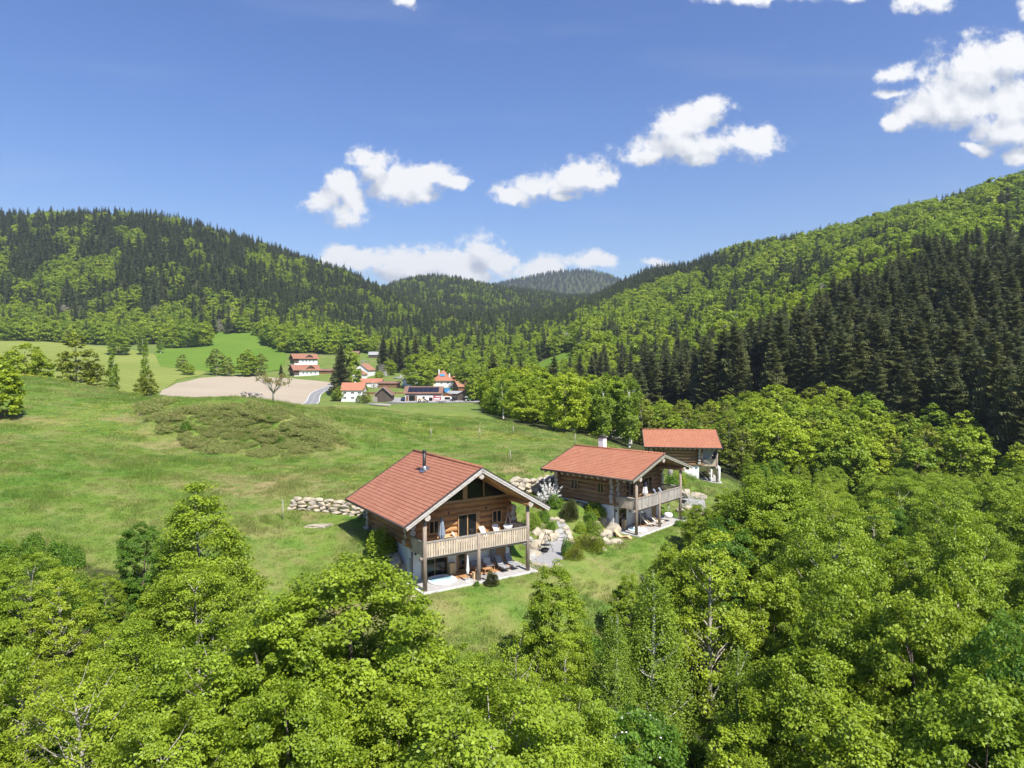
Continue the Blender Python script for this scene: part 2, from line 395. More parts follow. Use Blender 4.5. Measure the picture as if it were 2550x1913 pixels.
def on(px, Y, dz=0):
    X = (px - 1275) / F * Y; return Vector((X, Y, hz(X, Y) + dz))

# ------------------------------------------------------------------ where things grow (u = photo column, Y = metres ahead)
def ip(x, xs, ys): return np.interp(x, xs, ys)
def near_edge(u): return ip(u, [-1500, 0, 300, 600, 850, 1050, 1275, 1400, 1520, 1650, 1760, 1830, 1870, 2000], [60, 52, 50, 46, 43, 41.5, 44, 47, 54, 63, 74, 92, 130, 200])
def right_edge(Y): return ip(Y, [60, 80, 100, 118, 128, 133, 150, 200, 260, 345, 440, 500, 560, 610, 700], [9999, 1840, 1850, 1860, 1470, 1260, 1235, 1215, 1200, 1185, 1120, 1050, 960, 700, 640])
def left_edge(Y): return ip(Y, [500, 585, 620, 660, 700, 730], [-2000, -800, 0, 330, 520, 640])
def clearing(u, Y):
    c = ((u > 1335) & (u < 1440) & (Y > 420) & (Y < 530))
    top = 655 + 45 * (vnoise(u / 45, Y * 0, 21) - .5) * 2 - ((u - 560) / 150) ** 2 * 40
    c |= (u > 392 + 20 * vnoise(Y / 30, u * 0, 4)) & (u < 690 - 40 * smooth(Y, 560, 680)) & (Y > 460) & (Y < top)
    c |= (((u - 905) / 75) ** 2 + ((Y - 575) / 32) ** 2 < 1)
    return c
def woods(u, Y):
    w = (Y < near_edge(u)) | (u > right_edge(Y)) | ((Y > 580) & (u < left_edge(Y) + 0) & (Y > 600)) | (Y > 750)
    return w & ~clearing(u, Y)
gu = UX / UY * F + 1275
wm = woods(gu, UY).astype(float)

def grass_colour(nt, v):
    """the colours of the meadow at a place: fresh, straw, brownish and deep green patches"""
    st = nd(nt, 'ShaderNodeVectorMath', operation='MULTIPLY'); lk(nt, v, st.inputs[0]); st.inputs[1].default_value = (1, 2.2, 1)
    n1 = noise(nt, v, .045, 6, .6); n2 = noise(nt, v, .4, 6, .6); n3 = noise(nt, v, 2.6, 5, .65); n4 = noise(nt, st.outputs[0], .14, 5, .6); n5 = noise(nt, st.outputs[0], .06, 6, .65)
    g = mixc(nt, sstep(nt, n1, .38, .62), (.115, .185, .028), (.155, .22, .04))
    g = mixc(nt, sstep(nt, n2, .42, .70), g, (.21, .225, .07))
    g = mixc(nt, mth(nt, 'MULTIPLY', sstep(nt, n5, .50, .68), .65), g, (.27, .235, .10))
    g = mixc(nt, mth(nt, 'MULTIPLY', sstep(nt, n4, .54, .70), .55), g, (.20, .165, .07))
    g = mixc(nt, mth(nt, 'MULTIPLY', sstep(nt, n4, .5, .34), .6), g, (.08, .175, .025))
    return mixc(nt, mth(nt, 'MULTIPLY', sstep(nt, n3, .5, .75), .5), g, (.07, .13, .018))
def ground_material():
    m, nt, b = newmat('meadow_and_forest_floor')
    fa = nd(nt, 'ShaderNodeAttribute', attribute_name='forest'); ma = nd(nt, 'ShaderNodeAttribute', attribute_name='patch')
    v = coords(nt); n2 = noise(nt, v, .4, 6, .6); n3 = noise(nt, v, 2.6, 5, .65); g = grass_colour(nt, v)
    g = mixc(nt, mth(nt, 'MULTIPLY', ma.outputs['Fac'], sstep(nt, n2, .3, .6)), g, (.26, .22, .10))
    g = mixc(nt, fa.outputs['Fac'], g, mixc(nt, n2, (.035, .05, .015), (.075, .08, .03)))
    lk(nt, g, b.inputs['Base Color']); b.inputs['Roughness'].default_value = .95; b.inputs['Specular IOR Level'].default_value = .1
    bump(nt, b, n3, .7, .25)
    return m
M['ground'] = ground_material()
def build_ground():
    ny, nu = Gz.shape
    co = np.stack([UX, UY, Gz], -1).reshape(-1, 3)
    i, j = np.meshgrid(np.arange(ny - 1), np.arange(nu - 1), indexing='ij'); a = (i * nu + j).ravel()
    f = np.stack([a, a + 1, a + nu + 1, a + nu], 1)
    me = bpy.data.meshes.new('ground'); me.vertices.add(len(co)); me.vertices.foreach_set('co', co.ravel())
    me.loops.add(f.size); me.loops.foreach_set('vertex_index', f.ravel()); me.polygons.add(len(f))
    me.polygons.foreach_set('loop_start', np.arange(0, f.size, 4)); me.polygons.foreach_set('loop_total', np.full(len(f), 4))
    me.polygons.foreach_set('use_smooth', np.ones(len(f), bool)); me.update(calc_edges=True)
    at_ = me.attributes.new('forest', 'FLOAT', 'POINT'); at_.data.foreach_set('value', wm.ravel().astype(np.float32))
    # dry straw-coloured patches of the meadow
    X, Y = UX, UY; p = np.zeros_like(X)
    for (px, yy, r) in ((330, 100, 3.5), (640, 74, 6), (450, 90, 4), (20, 92, 3), (1290, 86, 3), (820, 50.5, 3.5), (740, 66, 2.2), (980, 52, 2.), (690, 66, 2.0)):
        cx = (px - 1275) / F * yy; p = np.maximum(p, 1 - smooth(np.hypot((X - cx) / 1.6, Y - yy), r * .4, r))
    me.attributes.new('patch', 'FLOAT', 'POINT').data.foreach_set('value', p.ravel().astype(np.float32))
    me.materials.append(M['ground']); o = bpy.data.objects.new('ground', me); C.objects.link(o); tag(o, kind='structure')
build_ground()

def drape(name, poly, mat, dz=.1, step=3, kind='structure', **kw):
    """a sheet of ground cover lying on the terrain inside the polygon of (x, y)"""
    ed = []
    for k, p in enumerate(poly):
        q = poly[(k + 1) % len(poly)]; n = max(1, int(math.hypot(q[0] - p[0], q[1] - p[1]) / step))
        ed += [(p[0] + (q[0] - p[0]) * t / n, p[1] + (q[1] - p[1]) * t / n) for t in range(n)]
    xs = [p[0] for p in poly]; ys = [p[1] for p in poly]; pts = list(ed); ne = len(ed)
    for gx in np.arange(min(xs), max(xs), step):
        for gy in np.arange(min(ys), max(ys), step): pts.append((gx + .01, gy + .013))
    vs, es, fs, *_ = delaunay_2d_cdt([Vector(p) for p in pts], [(i, (i + 1) % ne) for i in range(ne)], [list(range(ne))], 1, 1e-5)
    V = [(v.x, v.y) for v in vs]; z = Hz(np.array([v[0] for v in V]), np.array([v[1] for v in V])) + dz
    me = bpy.data.meshes.new(name); me.from_pydata([(v[0], v[1], float(h)) for v, h in zip(V, z)], [], [tuple(f) for f in fs]); me.materials.append(mat)
    me.polygons.foreach_set('use_smooth', [True] * len(me.polygons)); me.update()
    # faces upwards
    if me.polygons and sum(p.normal.z for p in me.polygons) < 0: me.flip_normals()
    o = bpy.data.objects.new(name, me); C.objects.link(o); return tag(o, kind=kind, **kw)
def ribbon(pts, w):
    """outline of a strip of width w along the points"""
    L, Rr = [], []
    for i, p in enumerate(pts):
        a = pts[max(i - 1, 0)]; b = pts[min(i + 1, len(pts) - 1)]; d = Vector((b[0] - a[0], b[1] - a[1])).normalized(); n = Vector((-d.y, d.x)) * w / 2
        L.append((p[0] + n.x, p[1] + n.y)); Rr.append((p[0] - n.x, p[1] - n.y))
    return L + Rr[::-1]
def curve(pts, n=8):
    out = []
    for i in range(len(pts) - 1):
        p0, p1, p2, p3 = [Vector(pts[max(min(k, len(pts) - 1), 0)]).to_2d() for k in (i - 1, i, i + 1, i + 2)]
        for t in range(n):
            t /= n; out.append(tuple(.5 * ((2*p1) + (p2-p0)*t + (2*p0-5*p1+4*p2-p3)*t*t + (3*p1-p0-3*p2+p3)*t**3)))
    out.append(tuple(Vector(pts[-1]).to_2d())); return out

def field_mat(name, c1, c2, stripe=None, scale=.05, bmp=.3):
    m, nt, b = newmat(name); v = coords(nt); n = noise(nt, v, scale, 6)
    c = mixc(nt, sstep(nt, n, .3, .7), c1, c2)
    n2 = noise(nt, v, 1.2, 4); c = mixc(nt, mth(nt, 'MULTIPLY', n2, .35), c, tuple(x * .6 for x in c1))
    if stripe:
        w = nd(nt, 'ShaderNodeTexWave'); w.inputs['Scale'].default_value = stripe[0]; w.inputs['Distortion'].default_value = 1.2; w.inputs['Detail'].default_value = 2; w.inputs['Detail Scale'].default_value = .2
        w.bands_direction = 'Y'
        lk(nt, v, w.inputs['Vector']); c = mixc(nt, mth(nt, 'MULTIPLY', sstep(nt, w.outputs['Fac'], .55, .9), stripe[1]), c, stripe[2])
    lk(nt, c, b.inputs['Base Color']); b.inputs['Roughness'].default_value = .95; b.inputs['Specular IOR Level'].default_value = .1
    return m
M['bare'] = field_mat('bare_soil', (.41, .34, .245), (.47, .395, .29), (.05, .5, (.34, .28, .20)), .02)
M['stripe'] = field_mat('mown_field', (.22, .26, .055), (.29, .31, .075), (.028, .7, (.13, .20, .035)), .015)
M['pasture'] = field_mat('pasture', (.115, .205, .022), (.15, .235, .028), None, .03)
M['asphalt'] = pmat('asphalt', (.27, .265, .26), (.22, .215, .215), .9, .5)
M['roadpaint'] = pmat('road_paint', (.8, .8, .78), None, .7, 2)
M['gravel'] = pmat('gravel', (.42, .41, .40), (.24, .235, .23), .95, 14, bmp=.6, lo=.35, hi=.6)
def xy(v): return (v.x, v.y)
# fields
bf = [xy(hit(*p, 210)) for p in ((403, 972), (440, 955), (500, 942), (560, 937), (640, 939), (730, 944), (830, 954), (826, 966), (796, 975), (775, 988))]
bf += [xy(on(768, 262)), xy(on(700, 235)), xy(on(560, 215)), xy(on(400, 215)), xy(on(385, 262))]
drape('bare_field', bf, M['bare'], .16, 5)
sf = [xy(on(u, Y)) for u, Y in ((-300, 180), (0, 178), (200, 178), (392, 200), (378, 262), (392, 330))] + [xy(hit(*p, 210)) for p in ((440, 946), (500, 936), (520, 925), (470, 910), (420, 893), (330, 872), (200, 858), (60, 846), (-150, 842), (-300, 842))]
drape('striped_field', sf, M['stripe'], .2, 6)
pf = [xy(on(u, Y)) for u, Y in ((400, 500), (520, 478), (640, 478), (700, 500), (715, 570), (700, 680), (640, 740), (480, 740), (400, 690), (385, 590))]
drape('pasture', pf, M['pasture'], .3, 8)
drape('hill_meadow', [xy(on(u, Y)) for u, Y in ((1330, 410), (1440, 400), (1455, 470), (1450, 540), (1390, 545), (1330, 510))], M['pasture'], .3, 8)
# road with painted lines
rc = curve([xy(on(742, 215)), xy(on(762, 262)), xy(hit(778, 1002, 210)), xy(hit(785, 985, 210)), xy(hit(806, 972, 210)), xy(hit(830, 963, 210)), xy(hit(872, 958, 210)), xy(hit(905, 950, 210))], 10)
road = drape('road', ribbon(rc, 6.4), M['asphalt'], .2, 2)
mk = MB()
def strip(pts, w, dz):
    o = ribbon(pts, w); n = len(pts)
    for i in range(n - 1):
        q = [o[i], o[i + 1], o[2 * n - 2 - i], o[2 * n - 1 - i]]
        mk.add([(a, b, hz(a, b) + dz) for a, b in q], [(0, 3, 2, 1)])
def offset(pts, d):
    r = []
    for i, p in enumerate(pts):
        a = pts[max(i - 1, 0)]; b = pts[min(i + 1, len(pts) - 1)]; t = Vector((b[0] - a[0], b[1] - a[1])).normalized(); r.append((p[0] - t.y * d, p[1] + t.x * d))
    return r
strip(offset(rc, 2.9), .35, .26); strip(offset(rc, -2.9), .35, .26)
for k in range(0, len(rc) - 2, 3): strip(rc[k:k + 2], .25, .26)
mk.build('road_markings', M['roadpaint'], road)
lane = curve([xy(on(800, 318)), xy(on(860, 330)), xy(on(960, 338)), xy(on(1010, 345)), xy(on(1100, 350)), xy(on(1190, 352))], 8)
drape('lane', ribbon(lane, 4.2), M['asphalt'], .18, 2.5)
drape('forecourt', [xy(on(965, 347)), xy(on(1120, 343)), xy(on(1195, 345)), xy(on(1190, 366)), xy(on(975, 366))], M['gravel'], .22, 4)
drape('valley_road', ribbon([xy(on(u, Y)) for u, Y in ((985, 455), (1010, 462), (1030, 474), (1060, 482), (1090, 505))], 7), M['asphalt'], .5, 5)

# ------------------------------------------------------------------ trees
def leaf_arrays(cen, nor, size, asp, rng):
    n = len(cen); r = rng.normal(size=(n, 3)); a = np.cross(nor, r); a /= np.linalg.norm(a, axis=1)[:, None] + 1e-9
    b = np.cross(nor, a); L = a * size[:, None] * .5; W = b * size[:, None] * asp * .5
    fold = nor * (size * .12)[:, None]
    v = np.stack([cen - L, cen + W + fold, cen + L, cen - W + fold], 1).reshape(-1, 3)
    return v, np.arange(n * 4).reshape(-1, 4)
def mesh_np(name, v, f, tint=None, mats=(), mi=None, smooth=False):
    me = bpy.data.meshes.new(name); k = f.shape[1]
    me.vertices.add(len(v)); me.vertices.foreach_set('co', np.ascontiguousarray(v, dtype=np.float32).ravel())
    me.loops.add(f.size); me.loops.foreach_set('vertex_index', f.ravel().astype(np.int32)); me.polygons.add(len(f))
    me.polygons.foreach_set('loop_start', np.arange(0, f.size, k, dtype=np.int32)); me.polygons.foreach_set('loop_total', np.full(len(f), k, dtype=np.int32))
    if smooth: me.polygons.foreach_set('use_smooth', np.ones(len(f), bool))
    if mi is not None: me.polygons.foreach_set('material_index', mi.astype(np.int32))
    me.update(calc_edges=True)
    if tint is not None: me.attributes.new('tint', 'FLOAT', 'FACE').data.foreach_set('value', tint.astype(np.float32))
    for m in mats: me.materials.append(m)
    return me
def unit(a): return a / (np.linalg.norm(a, axis=1)[:, None] + 1e-9)
def broadleaf(name, seed, H, Rc, nclump, nleaf, leaf, mat, bark, prof='round', base=.18, flat=.42, csize=.16, droop=0, hollow=.35, lump=.35, limbs=26, asp=.75, extra=None, both=True):
    """a tapered trunk with limbs and a crown of clumps of leaf-sized faces; returns (trunk mesh, crown mesh, joint mesh)"""
    rng = np.random.default_rng(seed)
    t = rng.random(nclump * 3); keep = []
    if prof == 'round': pr = lambda t: np.sqrt(np.clip(1 - (2 * t * .93 - .86) ** 2, 0, 1)) ** .85
    elif prof == 'pyramid': pr = lambda t: np.clip((1 - t) ** .75 * (1 - np.exp(-t * 9)) * 1.12, 0, 1)
    elif prof == 'column': pr = lambda t: np.sqrt(np.clip(1 - (2 * t - 1) ** 4, 0, 1)) * (1 - .45 * t)
    else: pr = lambda t: np.sqrt(np.clip(1 - (t * 1.25 - .45) ** 2 * 1.6, 0, 1)) * np.clip(1.25 - t * .5, 0, 1)
    p = pr(t); t = t[rng.random(len(t)) < p ** 1.2 + .04][:nclump]; n = len(t)
    ang = rng.random(n) * 2 * np.pi; rf = np.sqrt(hollow + (1 - hollow) * rng.random(n))
    lu = 1 + lump * (fbm(np.cos(ang) * 1.6 + 5 + seed, np.sin(ang) * 1.6 + t * 3.2, seed, 3) - .5) * 2
    r = pr(t) * rf * Rc * lu
    zc = H * (base + (1 - base) * t * (1 + (lu - 1) * .12))
    cc = np.stack([np.cos(ang) * r, np.sin(ang) * r, zc], 1)
    out = unit(np.stack([np.cos(ang) * pr(t), np.sin(ang) * pr(t), (t - .35) * .9], 1))
    per = rng.poisson(nleaf, n) + 4; idx = np.repeat(np.arange(n), per); N = len(idx)
    cs = Rc * csize * (.65 + .7 * rng.random(n))
    o = rng.normal(size=(N, 3)); o = unit(o) * (rng.random(N) ** .45)[:, None]
    o[:, 2] *= flat; o = o * cs[idx][:, None]
    o[:, 2] += np.hypot(o[:, 0], o[:, 1]) * -.25
    if droop: o[:, 2] = o[:, 2] - np.abs(rng.normal(size=N)) * droop * cs[idx]
    cen = cc[idx] + o
    nor = unit(out[idx] * .55 + np.array([0, 0, .75]) + rng.normal(size=(N, 3)) * .55)
    size = leaf * (.65 + .7 * rng.random(N))
    v, f = leaf_arrays(cen, nor, size, asp, rng)
    ct = rng.random(n); tint = np.clip(.55 * ct[idx] + .45 * rng.random(N), 0, 1)
    mb = MB(); tz = H * (base + (1 - base) * .78); bend = rng.normal(size=2) * .03 * H
    tp = [(bend[0] * (k / 6) ** 2, bend[1] * (k / 6) ** 2, tz * k / 6 - (.6 if k == 0 else 0)) for k in range(7)]
    r0 = H * .016 + .03
    mb.tube(tp, [r0 * (1.35 if k == 0 else 1 - .135 * k) for k in range(7)], 7)
    for k in rng.choice(n, min(limbs, n), replace=False):
        q = cc[k]; zs = max(H * .1, q[2] - np.hypot(q[0], q[1]) * (.7 + .5 * rng.random())); zs = min(zs, tz * .96); s = zs / tz
        a = Vector((bend[0] * s * s, bend[1] * s * s, zs)); e = Vector(q.tolist()); m1 = a.lerp(e, .5) + Vector((0, 0, -.06 * (e - a).length))
        rr = r0 * .42 * (1 - .5 * s); mb.tube([a, a.lerp(e, .22), m1, e], [rr, rr * .8, rr * .55, rr * .15], 4, cap=False)
    tv = np.array(mb.v); tf = np.array([q for q in mb.f if len(q) == 4])
    cm = mesh_np(name + '_crown', v, f, tint, [mat])
    tm = mesh_np(name + '_trunk', tv, tf, None, [bark], smooth=True)
    jm = None
    if both:
        jm = mesh_np(name, np.concatenate([v, tv]), np.concatenate([f, tf + len(v)]), np.concatenate([tint, np.zeros(len(tf))]), [mat, bark], np.concatenate([np.zeros(len(f)), np.ones(len(tf))]))
    return tm, cm, jm
def conifer(name, seed, H, Rc, whorls, per, seg, mat, bark, base=.06, droop=.34, both=True, thin=1.0, prof=.8):
    rng = np.random.default_rng(seed); V = []; Tn = []
    for w in range(whorls):
        t = base + (1 - base) * (w / whorls) ** .92; z = H * t
        rr = Rc * (1 - t) ** prof * min(1, .55 + t * 2.2) + .12
        for b in range(per):
            a = rng.random() * 6.283; L = rr * (.72 + .45 * rng.random()); ca, sa = math.cos(a), math.sin(a); z0 = z + rng.normal() * H / whorls * .5
            dr = droop * (.7 + .6 * rng.random()) * (1.15 - t * .9); wd = L * .30 * thin + .12; ti = rng.random()
            P = [np.array([ca * L * s, sa * L * s, z0 - dr * L * (s * 1.25 - .55 * s * s * s)]) for s in np.linspace(0.06, 1, seg + 1)]
            sd = np.array([-sa, ca, 0])
            for k in range(seg):
                p, q = P[k], P[k + 1]; ww = wd * (1 - .55 * k / seg) * (.7 + .6 * rng.random())
                fw = (q - p) * (.9 + .5 * rng.random()); hg = np.array([0, 0, -ww * (.35 + .5 * rng.random())])
                V += [p, q, p + fw + sd * ww + hg]; V += [q, p, p + fw - sd * ww + hg]
                V += [p, q, (p + q) / 2 + np.array([0, 0, -ww * (.7 + .5 * rng.random())]) + sd * rng.normal() * ww * .3]
                Tn += [min(1, max(0, ti * .6 + .4 * rng.random()))] * 3
    v = np.array(V); f = np.arange(len(v)).reshape(-1, 3)
    mb = MB(); mb.tube([(0, 0, -.8), (0, 0, H * .5), (0, 0, H)], [H * .013 + .05, H * .008 + .03, .02], 6, cap=False)
    tv = np.array(mb.v); tf4 = np.array(mb.f); tf = np.concatenate([tf4[:, [0, 1, 2]], tf4[:, [0, 2, 3]]])
    cm = mesh_np(name + '_crown', v, f, np.array(Tn), [mat]); tm = mesh_np(name + '_trunk', tv, tf, None, [bark])
    jm = None
    if both: jm = mesh_np(name, np.concatenate([v, tv]), np.concatenate([f, tf + len(v)]), np.concatenate([np.array(Tn), np.zeros(len(tf))]), [mat, bark], np.concatenate([np.zeros(len(f)), np.ones(len(tf))]))
    return tm, cm, jm

def gn_scatter(name, pts, rot, scl, pid, meshes, label=None, kind='stuff'):
    """one object that grows the given meshes on its points (uncountable growth)"""
    col = bpy.data.collections.new(name + '_kinds')
    for k, m in enumerate(meshes):
        col.objects.link(bpy.data.objects.new('%s_kind_%02d' % (name, k), m))
    me = bpy.data.meshes.new(name); me.vertices.add(len(pts)); me.vertices.foreach_set('co', np.ascontiguousarray(pts, dtype=np.float32).ravel())
    me.attributes.new('rot', 'FLOAT_VECTOR', 'POINT').data.foreach_set('vector', np.ascontiguousarray(rot, dtype=np.float32).ravel())
    me.attributes.new('scl', 'FLOAT_VECTOR', 'POINT').data.foreach_set('vector', np.ascontiguousarray(scl, dtype=np.float32).ravel())
    me.attributes.new('pid', 'INT', 'POINT').data.foreach_set('value', np.ascontiguousarray(pid, dtype=np.int32))
    o = bpy.data.objects.new(name, me); C.objects.link(o)
    ng = bpy.data.node_groups.new(name, 'GeometryNodeTree')
    ng.interface.new_socket('Geometry', in_out='INPUT', socket_type='NodeSocketGeometry'); ng.interface.new_socket('Geometry', in_out='OUTPUT', socket_type='NodeSocketGeometry')
    gi = ng.nodes.new('NodeGroupInput'); go = ng.nodes.new('NodeGroupOutput')
    ci = ng.nodes.new('GeometryNodeCollectionInfo'); ci.inputs['Collection'].default_value = col; ci.inputs['Separate Children'].default_value = True; ci.inputs['Reset Children'].default_value = True
    ins = ng.nodes.new('GeometryNodeInstanceOnPoints'); ins.inputs['Pick Instance'].default_value = True
    def attr(nm, tp):
        n = ng.nodes.new('GeometryNodeInputNamedAttribute'); n.data_type = tp; n.inputs['Name'].default_value = nm; return n.outputs['Attribute']
    e = ng.nodes.new('FunctionNodeEulerToRotation'); ng.links.new(attr('rot', 'FLOAT_VECTOR'), e.inputs[0])
    ng.links.new(gi.outputs[0], ins.inputs['Points']); ng.links.new(ci.outputs[0], ins.inputs['Instance']); ng.links.new(attr('pid', 'INT'), ins.inputs['Instance Index'])
    ng.links.new(e.outputs[0], ins.inputs['Rotation']); ng.links.new(attr('scl', 'FLOAT_VECTOR'), ins.inputs['Scale']); ng.links.new(ins.outputs[0], go.inputs[0])
    md = o.modifiers.new('growth', 'NODES'); md.node_group = ng
    return tag(o, label, None, None, kind)

def jgrid(u0, u1, y0, y1, sp, seed):
    """jittered points over the wedge between two photo columns and two distances"""
    rng = np.random.default_rng(seed); x0 = min((u0 - 1275) / F * y1, (u0 - 1275) / F * y0); x1 = max((u1 - 1275) / F * y1, (u1 - 1275) / F * y0)
    gx, gy = np.meshgrid(np.arange(x0, x1, sp), np.arange(y0, y1, sp)); gx = gx + rng.uniform(-.45, .45, gx.shape) * sp; gy = gy + rng.uniform(-.45, .45, gy.shape) * sp
    X, Y = gx.ravel(), gy.ravel(); u = X / Y * F + 1275; k = (u > u0) & (u < u1) & (Y > y0) & (Y < y1); return X[k], Y[k], u[k]

# near kinds of broadleaf, then lighter ones for farther away
NB = {
 'maple':   broadleaf('maple', 1, 13, 4.6, 430, 150, .175, M['maple'], M['bark'], 'round', .12, .42, .17, hollow=.2, lump=.28),
 'maple2':  broadleaf('maple_tall', 2, 13, 3.8, 340, 150, .175, M['maple'], M['bark'], 'egg', .12, .45, .18, hollow=.2, lump=.3),
 'beech':   broadleaf('beech', 3, 13, 4.8, 420, 90, .17, M['beech'], M['greybark'], 'pyramid', .08, .26, .17, limbs=36),
 'beech2':  broadleaf('beech_wide', 4, 13, 5.0, 400, 85, .17, M['beech'], M['greybark'], 'round', .1, .28, .16, limbs=36),
 'lime':    broadleaf('young_tree', 5, 13, 3.8, 260, 60, .17, M['lime'], M['greybark'], 'egg', .16, .4, .16, hollow=.15, limbs=44),
 'dark':    broadleaf('dark_tree', 6, 13, 4.0, 300, 105, .2, M['dark'], M['bark'], 'round', .1, .5, .18),
 'birch':   broadleaf('birch', 7, 13, 2.9, 330, 75, .12, M['birch'], M['birchbark'], 'pyramid', .1, .5, .18, droop=1.5, hollow=.2, limbs=34),
 'sparse':  broadleaf('sparse_tree', 8, 13, 3.6, 250, 46, .16, M['lime'], M['greybark'], 'round', .2, .5, .17, hollow=.1, limbs=55),
}
MBL = [broadleaf('wood_tree_%d' % k, 20 + k, 16, Rc, 170, 46, .55, M['farleaf'], M['bark'], pf, .1, .5, .2, limbs=14) for k, (Rc, pf) in enumerate(((6.2, 'round'), (5.2, 'egg'), (5.8, 'round'), (4.6, 'egg')))]
MOL = [broadleaf('olive_tree_%d' % k, 30 + k, 14, 3.8, 130, 40, .42, M['olive'], M['greybark'], 'egg', .1, .5, .2, hollow=.1, limbs=24) for k in range(2)]
MBR = [broadleaf('slender_tree_%d' % k, 34 + k, 14, 2.3, 110, 36, .36, M['birch'], M['birchbark'], 'column', .12, .5, .26, droop=.8, hollow=.1, limbs=14) for k in range(2)]
MGR = [broadleaf('grey_tree_%d' % k, 38 + k, 13, 4.2, 120, 18, .34, M['greybark'], M['greybark'], 'round', .1, .5, .2, hollow=.1, limbs=60) for k in range(1)]
FBL = [broadleaf('far_tree_%d' % k, 50 + k, 17, Rc, 95, 30, .95, M['farleaf'], M['bark'], pf, .1, .55, .25, limbs=4) for k, (Rc, pf) in enumerate(((7.0, 'round'), (6.0, 'egg'), (6.6, 'round')))]
NSP = [conifer('spruce_%d' % k, 60 + k, 28, r, 30, 12, 6, M['needle'], M['bark'], .04, d, thin=1.5, prof=.62) for k, (r, d) in enumerate(((6.0, .42), (5.2, .5), (6.4, .38), (5.0, .45)))]
FSP = [conifer('far_spruce_%d' % k, 70 + k, 26, r, 26, 8, 3, M['fir'], M['bark'], .05, .4, thin=1.4) for k, r in enumerate((6.0, 5.4, 4.8, 6.6))]

def tree(kind, X, Y, H, label, group=None, name='broadleaf_tree', wide=1.0, cat='tree', z=None, ref=13.0, meshes=None, sink=.1, rz=None):
    tm, cm, _ = meshes or NB[kind]; s = H / ref
    o = empty(name, (X, Y, (hz(X, Y) if z is None else z) - sink), rnd.random() * 6.28 if rz is None else rz, label, cat, group)
    o.scale = (s * wide, s * wide, s)
    for nm, me in (('trunk', tm), ('crown', cm)):
        c = bpy.data.objects.new(nm, me); C.objects.link(c); c.parent = o
    return o
def tree_top(kind, px, py, Y, H, *a, **k):
    """a tree whose tip stands Y metres ahead at photo (px, py)"""
    t = at(px, py, Y); z = hz(t.x, t.y); return tree(kind, t.x, t.y, max(t.z - z, H) if H < 0 else t.z - z, *a, **k)

W = 'trees of the wood in front of the cabins'
